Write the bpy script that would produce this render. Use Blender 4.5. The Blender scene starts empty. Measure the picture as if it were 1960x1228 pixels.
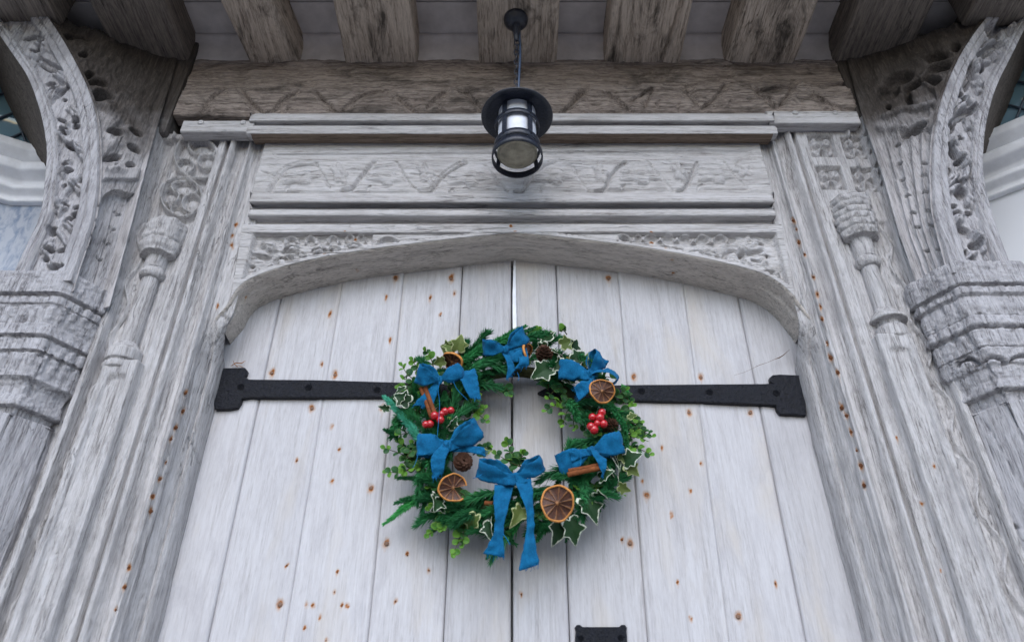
import bpy, bmesh, math, random
import numpy as np
from mathutils import Vector, Matrix, Quaternion

# ------------------------------------------------------------------ camera, sky, sun, exposure
scene = bpy.context.scene
COL = scene.collection
FPX = 1483.0                      # focal length in pixels of the 1960 px wide photograph
PITCH = math.radians(35.3)
CAM = np.array([0.0, -1.6, 1.2])
CT, ST = math.cos(PITCH), math.sin(PITCH)

cam_d = bpy.data.cameras.new("camera")
cam_o = bpy.data.objects.new("camera", cam_d)
COL.objects.link(cam_o)
cam_o.location = CAM
cam_o.rotation_euler = (math.pi / 2 + PITCH, 0, 0)
cam_d.sensor_width = 36.0
cam_d.lens = FPX / 1960 * 36.0
cam_d.clip_start = 0.05
cam_d.clip_end = 1000
cam_d.dof.use_dof = True
cam_d.dof.focus_distance = 1.93
cam_d.dof.aperture_fstop = 3.4
scene.camera = cam_o

SUN_EL, SUN_AZ = 37.0, 3.0        # degrees above the horizon, degrees left of straight out of the door
world = bpy.data.worlds.new("World")
scene.world = world
world.use_nodes = True
wn, wl = world.node_tree.nodes, world.node_tree.links
bg = wn["Background"]
sky = wn.new("ShaderNodeTexSky")
sky.sky_type = 'NISHITA'
sky.sun_disc = False
sky.sun_elevation = math.radians(SUN_EL)
sky.sun_rotation = math.radians(180 + SUN_AZ)
sky.air_density = 1.0
sky.dust_density = 1.0
sky.ozone_density = 1.5
hs = wn.new("ShaderNodeHueSaturation")
hs.inputs['Saturation'].default_value = 1.0
wl.new(sky.outputs['Color'], hs.inputs['Color'])
wl.new(hs.outputs['Color'], bg.inputs['Color'])
bg.inputs['Strength'].default_value = 0.15

sun_d = bpy.data.lights.new("sun", 'SUN')
sun_d.energy = 1.3
sun_d.angle = math.radians(60)
sun_d.color = (0.90, 0.935, 1.0)
sun_o = bpy.data.objects.new("sun", sun_d)
COL.objects.link(sun_o)
_el, _az = math.radians(SUN_EL), math.radians(SUN_AZ)
_sdir = Vector((-math.sin(_az) * math.cos(_el), -math.cos(_az) * math.cos(_el), math.sin(_el)))
sun_o.rotation_euler = (-_sdir).to_track_quat('-Z', 'Y').to_euler()
sun_o.location = (-2, -8, 8)

scene.view_settings.view_transform = 'Standard'
scene.view_settings.look = 'None'
scene.view_settings.gamma = 1.0
scene.view_settings.exposure = 0.62
scene.view_settings.use_curve_mapping = False

rng = np.random.default_rng(7)
random.seed(7)

# ------------------------------------------------------------------ measuring helpers (photograph pixel -> point on a known plane)
def ray(u, v):
    x, y = (u - 980.0) / FPX, (614.0 - v) / FPX
    return np.array([x, CT - y * ST, ST + y * CT])

def PX(u, v, Y):
    d = ray(u, v)
    t = (Y - CAM[1]) / d[1]
    return CAM + d * t

def ZV(v, Y, u=980):
    return PX(u, v, Y)[2]

def XV(u, v, Y):
    return PX(u, v, Y)[0]

def proj(P):
    d = P - CAM
    cz = d[..., 1] * CT + d[..., 2] * ST
    cy = -d[..., 1] * ST + d[..., 2] * CT
    return 980 + FPX * d[..., 0] / cz, 614 - FPX * cy / cz

# ------------------------------------------------------------------ numpy noise
def _hash(i, j, k):
    i = i.astype(np.uint32); j = j.astype(np.uint32); k = k.astype(np.uint32)
    h = i * np.uint32(374761393) + j * np.uint32(668265263) + k * np.uint32(2147483647 - 61)
    h = (h ^ (h >> np.uint32(13))) * np.uint32(1274126177)
    h = h ^ (h >> np.uint32(16))
    return (h & np.uint32(0xffffff)).astype(np.float64) / 0xffffff

def vnoise(x, y, z):
    x, y, z = np.broadcast_arrays(np.asarray(x, float) + 500.5, np.asarray(y, float) + 500.5, np.asarray(z, float) + 500.5)
    i, j, k = np.floor(x).astype(np.int64), np.floor(y).astype(np.int64), np.floor(z).astype(np.int64)
    fx, fy, fz = x - i, y - j, z - k
    fx, fy, fz = [f * f * (3 - 2 * f) for f in (fx, fy, fz)]
    r = 0
    for a in (0, 1):
        for b in (0, 1):
            for c in (0, 1):
                w = (fx if a else 1 - fx) * (fy if b else 1 - fy) * (fz if c else 1 - fz)
                r = r + w * _hash(i + a, j + b, k + c)
    return r

def fbm(x, y, z=0.0, octv=3):
    r, a, s = 0, 0.5, 0
    for o in range(octv):
        f = 2 ** o
        r = r + a * vnoise(x * f + 17 * o, y * f + 5 * o, z * f)
        s += a; a *= 0.55
    return r / s

def smooth(a, b, x):
    t = np.clip((x - a) / (b - a), 0, 1)
    return t * t * (3 - 2 * t)

def erosion(P, axis, amp, seed=0.0):
    """weathered wood: ridges and checks running along the grain axis"""
    o = [0, 1, 2]; o.remove(axis)
    a = P[..., axis]; b = P[..., o[0]]; c = P[..., o[1]]
    e = (fbm(b * 45 + seed, a * 3.0, c * 45) - .5) * 1.6
    e = e + (fbm(b * 190 + seed, a * 9.0, c * 190, 2) - .5) * .8
    e = e + (fbm(b * 14 + seed, a * 9, c * 14, 2) - .5) * 1.2
    ck = np.abs(fbm(b * 30 + seed + 9, a * 1.6, c * 30, 2) - .5)
    gate = smooth(.5, .65, fbm(b * 8 + 3, a * 5 + seed, c * 8, 2))
    e = e - 2.2 * gate * (1 - smooth(.0, .02, ck))
    return e * amp

# pixel-space drawing helpers for the carvings
def dpoly(U, V, pts, closed=False):
    d = np.full(U.shape, 1e9)
    n = len(pts)
    for i in range(n if closed else n - 1):
        x0, y0 = pts[i]; x1, y1 = pts[(i + 1) % n]
        dx, dy = x1 - x0, y1 - y0
        L = dx * dx + dy * dy + 1e-9
        t = np.clip(((U - x0) * dx + (V - y0) * dy) / L, 0, 1)
        d = np.minimum(d, np.hypot(U - x0 - t * dx, V - y0 - t * dy))
    return d

def ell(U, V, cx, cy, rx, ry, rot=0.0):
    a = math.radians(rot)
    x, y = (U - cx) * math.cos(a) + (V - cy) * math.sin(a), -(U - cx) * math.sin(a) + (V - cy) * math.cos(a)
    return np.sqrt((x / rx) ** 2 + (y / ry) ** 2)

def pit(U, V, cx, cy, rx, ry, rot=0.0, soft=.35):
    return 1 - smooth(1 - soft, 1 + soft, ell(U, V, cx, cy, rx, ry, rot))

def cutline(U, V, pts, dep, slope):
    """a knife-cut edge: vertical on one side of the line, sloping back up on the other"""
    best = np.full(U.shape, 1e9); sgn = np.ones(U.shape)
    for i in range(len(pts) - 1):
        x0, y0 = pts[i]; x1, y1 = pts[i + 1]
        dx, dy = x1 - x0, y1 - y0; L = dx * dx + dy * dy + 1e-9
        t = np.clip(((U - x0) * dx + (V - y0) * dy) / L, 0, 1)
        d = np.hypot(U - x0 - t * dx, V - y0 - t * dy)
        c = np.sign(dx * (V - y0) - dy * (U - x0))
        m = d < best; best = np.where(m, d, best); sgn = np.where(m, c, sgn)
    s = best * sgn
    return np.where(s > 0, -dep * np.clip(1 - s / slope, 0, 1), -dep * (1 - smooth(0, 1.6, -s)))

def leaf_relief(U, V, cx, cy, ln, wd, rot, h=.008):
    a = math.radians(rot)
    x, y = ((U - cx) * math.cos(a) + (V - cy) * math.sin(a)) / ln, (-(U - cx) * math.sin(a) + (V - cy) * math.cos(a)) / wd
    th = np.arctan2(y, x); r = np.hypot(x, y) / (1 + .22 * np.cos(5 * th))
    dome = h * np.clip(1 - r ** 3, 0, 1) ** .6
    vein = .35 * h * np.exp(-(y / .10) ** 2) * (r < .9) + .25 * h * np.exp(-((np.abs(y) - .55 * np.abs(x - .1)) / .08) ** 2) * (r < .85)
    return dome - vein

def ridge(d, w):
    return np.sqrt(np.clip(1 - (d / w) ** 2, 0, 1))

def chaikin(pts, n=2, closed=False):
    pts = [np.array(p, float) for p in pts]
    for _ in range(n):
        q = []
        m = len(pts)
        rngi = range(m) if closed else range(m - 1)
        if not closed: q.append(pts[0])
        for i in rngi:
            a, b = pts[i], pts[(i + 1) % m]
            q += [a * .75 + b * .25, a * .25 + b * .75]
        if not closed: q.append(pts[-1])
        pts = q
    return pts

def resample(pts, step=None, n=None):
    pts = np.array(pts, float)
    seg = np.linalg.norm(np.diff(pts, axis=0), axis=1)
    s = np.concatenate([[0], np.cumsum(seg)])
    if n is None: n = max(2, int(s[-1] / step) + 1)
    q = np.linspace(0, s[-1], n)
    return np.stack([np.interp(q, s, pts[:, i]) for i in range(pts.shape[1])], 1)

# ------------------------------------------------------------------ object helpers
def tag(o, label=None, cat=None, group=None, kind=None):
    if label: o["label"] = label
    if cat: o["category"] = cat
    if group: o["group"] = group
    if kind: o["kind"] = kind
    return o

def link(o, parent=None):
    COL.objects.link(o)
    if parent is not None:
        o.parent = parent
        m = Matrix.Identity(4); p = parent
        while p is not None:
            m = p.matrix_basis @ m if p.parent is None else p.matrix_parent_inverse @ p.matrix_basis @ m
            p = p.parent
        o.matrix_parent_inverse = m.inverted()
    return o

def empty(name, loc, label, cat, group=None):
    o = bpy.data.objects.new(name, None)
    o.empty_display_size = .1
    o.location = loc
    COL.objects.link(o)
    return tag(o, label, cat, group)

def mesh_obj(name, verts, faces, mat, parent=None, smooth_=True, attrs=None):
    me = bpy.data.meshes.new(name)
    me.from_pydata([tuple(map(float, p)) for p in verts], [], [tuple(map(int, f)) for f in faces])
    if attrs:
        for k, a in attrs.items():
            at = me.attributes.new(k, 'FLOAT', 'POINT')
            at.data.foreach_set('value', np.asarray(a, np.float32).ravel())
    if smooth_ and len(me.polygons):
        me.polygons.foreach_set('use_smooth', np.ones(len(me.polygons), bool))
    if mat: me.materials.append(mat)
    me.update()
    o = bpy.data.objects.new(name, me)
    return link(o, parent)

def grid_faces(nt, ns, flip=False, closed_s=False):
    i = np.arange(nt - 1)[:, None] * ns
    if closed_s:
        j = np.arange(ns)[None, :]; j2 = (j + 1) % ns
    else:
        j = np.arange(ns - 1)[None, :]; j2 = j + 1
    f = np.stack([(i + j), (i + j2), (i + ns + j2), (i + ns + j)], -1).reshape(-1, 4)
    return f[:, ::-1] if flip else f

def surf(name, P, H=None, mat=None, parent=None, grain=None, ero=0.0, seed=0.0, skirt=0.03, toward=None, attrs=None, carve=None):
    """P (nt,ns,3) base surface, relief H (or carve(U,V,P)) along its normal, eroded, with side skirts for body"""
    dS = np.gradient(P, axis=1); dT = np.gradient(P, axis=0)
    N = np.cross(dS, dT)
    N /= np.linalg.norm(N, axis=-1, keepdims=True) + 1e-12
    tw = CAM if toward is None else np.array(toward, float)
    flip = np.sum(N * (tw - P)) < 0
    if flip: N = -N
    h = np.zeros(P.shape[:2])
    if H is not None: h = h + H
    if carve is not None:
        U, V = proj(P)
        h = h + carve(U, V, P)
    if ero: h = h + erosion(P, grain, ero, seed)
    Q = P + N * h[..., None]
    nt, ns = P.shape[:2]
    A = {}
    if attrs:
        for k, fn in attrs.items():
            A[k] = fn(*proj(Q), Q)
    if skirt:
        def pad(M, off):
            T = np.concatenate([M[:1], M, M[-1:]], 0)
            T = np.concatenate([T[:, :1], T, T[:, -1:]], 1)
            if off is not None:
                NN = np.concatenate([N[:1], N, N[-1:]], 0); NN = np.concatenate([NN[:, :1], NN, NN[:, -1:]], 1)
                B = np.zeros(T.shape[:2], bool); B[0] = B[-1] = True; B[:, 0] = B[:, -1] = True
                T = T - NN * (B * off)[..., None]
            return T
        Q = pad(Q, skirt)
        for k in A: A[k] = np.concatenate([A[k][:1], A[k], A[k][-1:]], 0); A[k] = np.concatenate([A[k][:, :1], A[k], A[k][:, -1:]], 1)
        nt += 2; ns += 2
    return mesh_obj(name, Q.reshape(-1, 3), grid_faces(nt, ns, flip), mat, parent, True, A)

def extrude_x(name, prof, x0, x1, mat, parent, ero=.0012, seed=0., dx=.006, dp=.0035, skirt=.03, carve=None):
    p = resample(prof, step=dp)
    xs = np.linspace(x0, x1, max(2, int((x1 - x0) / dx)))
    P = np.zeros((len(p), len(xs), 3))
    P[..., 0] = xs[None]; P[..., 1] = p[:, 0][:, None]; P[..., 2] = p[:, 1][:, None]
    return surf(name, P, None, mat, parent, 0, ero, seed, skirt, toward=((x0 + x1) / 2, -1.6, CAM[2]), carve=carve)

def box(name, a, b, mat, parent=None, bev=.004, wob=0.0, seed=0):
    bm = bmesh.new()
    bmesh.ops.create_cube(bm, size=1)
    a, b = np.array(a, float), np.array(b, float)
    for v in bm.verts:
        v.co = Vector((a + b) / 2 + np.array(v.co) * (b - a))
    if bev: bmesh.ops.bevel(bm, geom=bm.edges[:], offset=bev, segments=2, profile=.6, affect='EDGES')
    me = bpy.data.meshes.new(name); bm.to_mesh(me); bm.free()
    me.materials.append(mat)
    return link(bpy.data.objects.new(name, me), parent)

def lathe(name, prof, n, mat, parent, center, axis=None, smooth_=True, wob=0.0):
    prof = np.array(prof, float)
    th = np.linspace(0, 2 * np.pi, n, endpoint=False)
    P = np.zeros((len(prof), n, 3))
    P[..., 0] = prof[:, 0][:, None] * np.cos(th); P[..., 1] = prof[:, 0][:, None] * np.sin(th); P[..., 2] = prof[:, 1][:, None]
    if wob:
        P[..., :2] *= (1 + (fbm(P[..., 0] * 60, P[..., 1] * 60, P[..., 2] * 60) - .5) * wob)[..., None]
    V = P.reshape(-1, 3)
    if axis is not None:
        q = Vector((0, 0, 1)).rotation_difference(Vector(axis)).to_matrix()
        V = V @ np.array(q).T
    V = V + np.array(center)
    return mesh_obj(name, V, grid_faces(len(prof), n, False, True), mat, parent, smooth_)

def tube_geo(pts, rad, n=8):
    pts = np.array(pts, float); m = len(pts)
    rad = np.broadcast_to(np.array(rad, float), (m,))
    T = np.gradient(pts, axis=0); T /= np.linalg.norm(T, axis=1, keepdims=True) + 1e-12
    ref = np.array([0.3, 0.9, 0.31]) if abs(T[0] @ np.array([0, 0, 1.])) > .8 else np.array([0, 0, 1.])
    A = np.cross(T, ref); A /= np.linalg.norm(A, axis=1, keepdims=True) + 1e-12
    B = np.cross(T, A)
    th = np.linspace(0, 2 * np.pi, n, endpoint=False)
    V = pts[:, None] + rad[:, None, None] * (A[:, None] * np.cos(th)[None, :, None] + B[:, None] * np.sin(th)[None, :, None])
    F = [tuple(f) for f in grid_faces(m, n, False, True)]
    F += [tuple(range(n))[::-1], tuple(range((m - 1) * n, m * n))]
    return V.reshape(-1, 3), F

def tube(name, pts, rad, mat, parent, n=8):
    V, F = tube_geo(pts, rad, n)
    return mesh_obj(name, V, F, mat, parent)

def plate(name, poly, y0, thick, mat, parent, bev=.0025, dent=0.0, seed=0):
    """flat iron plate: an (X,Z) outline with its front face at y0"""
    bm = bmesh.new()
    vs = [bm.verts.new((p[0], y0 + thick, p[1])) for p in poly]
    f = bm.faces.new(vs)
    if f.normal.y > 0: f.normal_flip()
    f.normal_update()
    if f.normal.y > 0: f.normal_flip()
    r = bmesh.ops.extrude_face_region(bm, geom=[f])
    nv = [g for g in r['geom'] if isinstance(g, bmesh.types.BMVert)]
    for v in nv: v.co.y = y0
    bmesh.ops.recalc_face_normals(bm, faces=bm.faces[:])
    if bev:
        ed = [e for e in bm.edges if all(abs(v.co.y - y0) < 1e-6 for v in e.verts)]
        bmesh.ops.bevel(bm, geom=ed, offset=bev, segments=2, profile=.6, affect='EDGES')
    me = bpy.data.meshes.new(name); bm.to_mesh(me); bm.free()
    me.materials.append(mat)
    return link(bpy.data.objects.new(name, me), parent)

# ------------------------------------------------------------------ materials
def M_new(name):
    m = bpy.data.materials.new(name); m.use_nodes = True
    nt = m.node_tree
    return m, nt.nodes, nt.links, nt.nodes["Principled BSDF"]

def n_noise(N, L, vec, scale, detail=4, rough=.6, dist=0.0):
    n = N.new("ShaderNodeTexNoise"); n.inputs['Scale'].default_value = scale
    n.inputs['Detail'].default_value = detail; n.inputs['Roughness'].default_value = rough
    n.inputs['Distortion'].default_value = dist
    L.new(vec, n.inputs['Vector']); return n.outputs['Fac']

def n_map(N, L, vec, sc):
    n = N.new("ShaderNodeMapping"); n.inputs['Scale'].default_value = sc; L.new(vec, n.inputs['Vector']); return n.outputs['Vector']

def n_ramp(N, L, fac, stops):
    n = N.new("ShaderNodeValToRGB"); L.new(fac, n.inputs['Fac'])
    e = n.color_ramp.elements
    while len(e) < len(stops): e.new(.5)
    for i, (p, c) in enumerate(stops):
        e[i].position = p; e[i].color = (*c, 1) if len(c) == 3 else c
    return n.outputs['Color']

def n_mix(N, L, fac, a, b, mode='MIX'):
    n = N.new("ShaderNodeMix"); n.data_type = 'RGBA'; n.blend_type = mode
    for sock, v in ((n.inputs[0], fac), (n.inputs[6], a), (n.inputs[7], b)):
        if hasattr(v, 'default_value') or hasattr(v, 'links'): L.new(v, sock)
        elif isinstance(v, (int, float)): sock.default_value = v
        else: sock.default_value = (*v, 1)
    return n.outputs[2]

def n_math(N, L, op, a, b=0.0, clamp=False):
    n = N.new("ShaderNodeMath"); n.operation = op; n.use_clamp = clamp
    for i, v in enumerate((a, b)):
        if isinstance(v, (int, float)): n.inputs[i].default_value = v
        else: L.new(v, n.inputs[i])
    return n.outputs[0]

def g3(v): return (v, v, v)

def wood(name, axis, light, mid, dark, streak=1.0, patch=None, patch_amt=0.0, bump=.35, coarse=1.0, rnd=True, shelter=None, warm=None, chk=0.0):
    m, N, L, B = M_new(name)
    tc = N.new("ShaderNodeTexCoord")
    vec = tc.outputs['Object']
    if rnd:
        oi = N.new("ShaderNodeObjectInfo")
        vm = N.new("ShaderNodeVectorMath"); vm.operation = 'MULTIPLY_ADD'
        cv = N.new("ShaderNodeCombineXYZ")
        for i in range(3): L.new(oi.outputs['Random'], cv.inputs[i])
        L.new(cv.outputs[0], vm.inputs[0]); vm.inputs[1].default_value = (7.3, 3.1, 5.7)
        L.new(vec, vm.inputs[2]); vec = vm.outputs[0]
    def sc(ac, al):
        s = [ac, ac, ac]; s[axis] = al; return tuple(s)
    g1 = n_noise(N, L, n_map(N, L, vec, sc(55 * coarse, 2.6)), 1, 6, .65, .6)
    g2 = n_noise(N, L, n_map(N, L, vec, sc(170 * coarse, 9)), 1, 5, .75, .3)
    g3_ = n_noise(N, L, n_map(N, L, vec, sc(430, 40)), 1, 3, .7)
    big = n_noise(N, L, n_map(N, L, vec, sc(7, 1.6)), 1, 5, .6, .4)
    ck = n_noise(N, L, n_map(N, L, vec, sc(60 * coarse, 5.0)), 1, 3, .5, .3)
    f = n_math(N, L, 'ADD', n_math(N, L, 'MULTIPLY', g1, .28), n_math(N, L, 'MULTIPLY', g2, .44))
    f = n_math(N, L, 'ADD', f, n_math(N, L, 'MULTIPLY', g3_, .28))
    w = .075 / streak
    col = n_ramp(N, L, f, [(.5 - 1.5 * w, dark), (.5 - .25 * w, mid), (.5 + .8 * w, light)])
    # slow tone change over the board
    col = n_mix(N, L, n_math(N, L, 'MULTIPLY', n_math(N, L, 'SUBTRACT', .62, big, True), 1.1, True), col, mid)
    if rnd:
        br = n_math(N, L, 'ADD', n_math(N, L, 'MULTIPLY', oi.outputs['Random'], .13), .90)
        cb_ = N.new('ShaderNodeCombineColor')
        for i_ in range(3): L.new(br, cb_.inputs[i_])
        col = n_mix(N, L, 1.0, col, cb_.outputs[0], 'MULTIPLY')
    if warm:
        wv = n_noise(N, L, n_map(N, L, vec, sc(9, 2.2)), 1, 4, .6, .5)
        wf = n_ramp(N, L, wv, [(.52, g3(0)), (.72, g3(1))])
        col = n_mix(N, L, n_math(N, L, 'MULTIPLY', wf, .55), col, warm)
    # drying checks: thin dark lines along the grain
    cka = n_math(N, L, 'ABSOLUTE', n_math(N, L, 'SUBTRACT', ck, .5))
    ckm = n_ramp(N, L, cka, [(.0, g3(1)), (.010, g3(0))])
    gate = n_ramp(N, L, n_noise(N, L, n_map(N, L, vec, sc(6, 4)), 1, 3), [(.5 + chk, g3(0)), (.64 + chk, g3(1))])
    ckf = n_math(N, L, 'MULTIPLY', ckm, gate)
    col = n_mix(N, L, n_math(N, L, 'MULTIPLY', ckf, .5), col, tuple(x * .35 for x in dark))
    if patch:
        pm = n_noise(N, L, n_map(N, L, vec, sc(13, 5)), 1, 6, .7, .8)
        pf = n_ramp(N, L, pm, [(.50, g3(0)), (.66, g3(1))])
        col = n_mix(N, L, n_math(N, L, 'MULTIPLY', pf, patch_amt), col, patch)
    if shelter:
        # wood that rain and sun never reach keeps its brown: bleached below, brown above, ragged edge
        z0, z1, cb = shelter
        sx = N.new("ShaderNodeSeparateXYZ"); L.new(tc.outputs['Object'], sx.inputs[0])
        zz = n_math(N, L, 'ADD', sx.outputs['Z'], n_math(N, L, 'MULTIPLY', n_math(N, L, 'SUBTRACT', n_noise(N, L, tc.outputs['Object'], 9, 4, .65), .5), .38))
        mr = N.new("ShaderNodeMapRange"); mr.interpolation_type = 'SMOOTHSTEP'
        L.new(zz, mr.inputs['Value']); mr.inputs['From Min'].default_value = z0; mr.inputs['From Max'].default_value = z1
        colb = n_ramp(N, L, f, [(.34, tuple(x * .4 for x in cb)), (.5, cb), (.62, tuple(min(1, x * 1.9) for x in cb))])
        col = n_mix(N, L, mr.outputs['Result'], col, colb)
    at = N.new("ShaderNodeAttribute"); at.attribute_name = 'rust'
    rn = n_noise(N, L, n_map(N, L, vec, sc(240, 60)), 1, 3, .7)
    rf = n_math(N, L, 'MULTIPLY', at.outputs['Fac'], n_math(N, L, 'ADD', rn, .45), True)
    rc = n_ramp(N, L, rf, [(.0, (.50, .31, .16)), (.4, (.33, .125, .035)), (.85, (.07, .024, .011))])
    rm = n_ramp(N, L, rf, [(.04, g3(0)), (.38, g3(1))])
    col = n_mix(N, L, rm, col, rc)
    L.new(col, B.inputs['Base Color'])
    B.inputs['Roughness'].default_value = .88
    B.inputs['Specular IOR Level'].default_value = .2
    bh = n_math(N, L, 'SUBTRACT', f, n_math(N, L, 'MULTIPLY', ckf, .5))
    bp = N.new("ShaderNodeBump"); bp.inputs['Strength'].default_value = bump; bp.inputs['Distance'].default_value = .006
    L.new(bh, bp.inputs['Height']); L.new(bp.outputs[0], B.inputs['Normal'])
    return m

def plain(name, col, rough=.7, spec=.3, var=.25, vscale=40, bump=.1, bdist=.002, metal=0.0, coat=0.0, sss=0.0, trans=0.0):
    m, N, L, B = M_new(name)
    tc = N.new("ShaderNodeTexCoord")
    n = n_noise(N, L, tc.outputs['Object'], vscale, 5, .65)
    c = n_ramp(N, L, n, [(.3, tuple(x * (1 - var) for x in col)), (.7, tuple(min(1, x * (1 + var)) for x in col))])
    L.new(c, B.inputs['Base Color'])
    B.inputs['Roughness'].default_value = rough; B.inputs['Specular IOR Level'].default_value = spec
    B.inputs['Metallic'].default_value = metal; B.inputs['Coat Weight'].default_value = coat
    if sss:
        B.inputs['Subsurface Weight'].default_value = sss; B.inputs['Subsurface Radius'].default_value = (.004, .003, .002)
    if trans: B.inputs['Transmission Weight'].default_value = trans
    if bump:
        bp = N.new("ShaderNodeBump"); bp.inputs['Strength'].default_value = bump; bp.inputs['Distance'].default_value = bdist
        L.new(n, bp.inputs['Height']); L.new(bp.outputs[0], B.inputs['Normal'])
    return m

def leafmat(name, ca, cb, edge=None, attr=None, rough=.45, trans=.12, rndv=.35, rough_edge=.5):
    """leaf: colour varied by object, margin colour from the mesh attribute 'margin'"""
    m, N, L, B = M_new(name)
    tc = N.new("ShaderNodeTexCoord"); oi = N.new("ShaderNodeObjectInfo")
    n = n_noise(N, L, tc.outputs['Object'], 90, 4, .6)
    f = n_math(N, L, 'ADD', n_math(N, L, 'MULTIPLY', n, .6), n_math(N, L, 'MULTIPLY', oi.outputs['Random'], .4))
    c = n_ramp(N, L, f, [(.25, ca), (.75, cb)])
    if edge:
        at = N.new("ShaderNodeAttribute"); at.attribute_name = 'margin'
        e = n_math(N, L, 'ADD', at.outputs['Fac'], n_math(N, L, 'MULTIPLY', n_math(N, L, 'SUBTRACT', n_noise(N, L, tc.outputs['Object'], 5, 4, .7), .5), 2.0))
        c = n_mix(N, L, n_ramp(N, L, e, [(.45, g3(0)), (.6, g3(1))]), c, edge)
    L.new(c, B.inputs['Base Color'])
    B.inputs['Roughness'].default_value = rough + .1; B.inputs['Specular IOR Level'].default_value = .2
    B.inputs['Subsurface Weight'].default_value = trans; B.inputs['Subsurface Radius'].default_value = (.002, .004, .001)
    return m

MAT = {}
MAT['plank'] = wood('weathered_oak_plank', 2, (.58, .575, .595), (.51, .50, .515), (.37, .355, .36), streak=.85, patch=(.40, .39, .41), patch_amt=.45, bump=.3, warm=(.53, .48, .42), chk=.09)
MAT['oak_v'] = wood('silvered_oak_upright', 2, (.56, .548, .555), (.44, .425, .425), (.19, .178, .175), streak=1.12, bump=1.0, chk=.01, rnd=False, patch=(.27, .26, .265), patch_amt=.5)
MAT['oak_pier'] = wood('darker_worn_oak', 2, (.51, .50, .52), (.40, .39, .405), (.16, .152, .158), streak=1.15, bump=1.1, rnd=False, chk=.0, patch=(.22, .21, .22), patch_amt=.55)  # jamb oak mixed a little darker, for the outer posts
MAT['oak_h'] = wood('silvered_oak_rail', 0, (.58, .565, .57), (.475, .46, .455), (.22, .20, .19), streak=1.1, bump=.9, chk=.01, rnd=False, patch=(.32, .30, .295), patch_amt=.45)
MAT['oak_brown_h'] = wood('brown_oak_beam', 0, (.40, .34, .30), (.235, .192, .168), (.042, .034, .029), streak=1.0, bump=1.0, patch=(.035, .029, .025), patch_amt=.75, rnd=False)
MAT['oak_arch'] = wood('grey_brown_oak_arch', 0, (.62, .565, .515), (.50, .455, .41), (.20, .18, .165), streak=1.0, bump=.8, rnd=False)
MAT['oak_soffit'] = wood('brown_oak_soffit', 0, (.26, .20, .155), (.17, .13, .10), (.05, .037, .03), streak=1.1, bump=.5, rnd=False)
MAT['oak_joist'] = wood('grey_brown_oak_joist', 1, (.66, .56, .465), (.48, .395, .32), (.085, .068, .055), streak=1.0, bump=1.0, patch=(.03, .026, .022), patch_amt=.85)
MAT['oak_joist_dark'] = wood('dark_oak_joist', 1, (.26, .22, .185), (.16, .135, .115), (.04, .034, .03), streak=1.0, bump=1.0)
MAT['oak_post'] = wood('silvered_oak_post', 2, (.56, .548, .555), (.44, .425, .425), (.19, .178, .175), streak=1.12, bump=1.0, chk=.01, rnd=False, patch=(.27, .26, .265), patch_amt=.5, shelter=(2.86, 3.08, (.10, .08, .068)))
MAT['oak_side'] = wood('silvered_oak_bracket_side', 2, (.55, .53, .54), (.41, .395, .40), (.12, .11, .11), streak=1.0, bump=.9, patch=(.16, .15, .15), patch_amt=.6, rnd=False, shelter=(2.66, 2.98, (.062, .052, .046)))
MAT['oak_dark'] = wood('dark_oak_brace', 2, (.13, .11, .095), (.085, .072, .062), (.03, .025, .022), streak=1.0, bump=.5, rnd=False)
MAT['plaster'] = plain('old_limewash_plaster', (.56, .52, .51), .95, .1, .22, 9, .3, .004)
MAT['render'] = plain('pale_render', (.62, .63, .66), .9, .2, .12, 12, .2, .004)
MAT['stone'] = plain('stone_paving', (.30, .29, .28), .9, .2, .3, 3, .3, .01)
MAT['asphalt'] = plain('asphalt', (.12, .12, .125), .9, .2, .3, 30, .3, .006)
MAT['roof'] = plain('clay_tile', (.20, .09, .06), .85, .2, .3, 8, .3, .01)

# ------------------------------------------------------------------ setting: ground and house
def sheet(name, x0, x1, y0, y1, z, mat, n=2):
    xs, ys = np.linspace(x0, x1, n), np.linspace(y0, y1, n)
    X, Y = np.meshgrid(xs, ys)
    V = np.stack([X, Y, np.full_like(X, z)], -1).reshape(-1, 3)
    return mesh_obj(name, V, grid_faces(n, n), mat, None, False)

tag(sheet('ground', -300, 300, -300, 300, -.12, MAT['asphalt']), kind='structure')
pv = box('pavement', (-30, -3.2, -.119), (30, .3, 0), MAT['stone'], None, .01)
tag(pv, kind='structure')

JZ = ZV(121, -.125)               # underside of the joists
house = empty('timber_house', (0, .3, 0), 'jettied timber framed house with oak joists above the carved doorway', 'house')
box('wall', (-7, .075, 0), (7, .40, JZ + .2), MAT['render'], house, .01)
box('upper_wall', (-7, -.62, JZ + .215), (7, .40, JZ + 2.7), MAT['render'], house, .01)
rf = mesh_obj('roof', [(-7.3, -1.0, JZ + 2.72), (7.3, -1.0, JZ + 2.72), (7.3, 3.4, JZ + 6.4), (-7.3, 3.4, JZ + 6.4),
                       (-7.3, -1.0, JZ + 2.62), (7.3, -1.0, JZ + 2.62), (7.3, 3.4, JZ + 6.3), (-7.3, 3.4, JZ + 6.3)],
              [(0, 1, 2, 3), (7, 6, 5, 4), (0, 4, 5, 1), (1, 5, 6, 2), (2, 6, 7, 3), (3, 7, 4, 0)], MAT['roof'], house, False)
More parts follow.
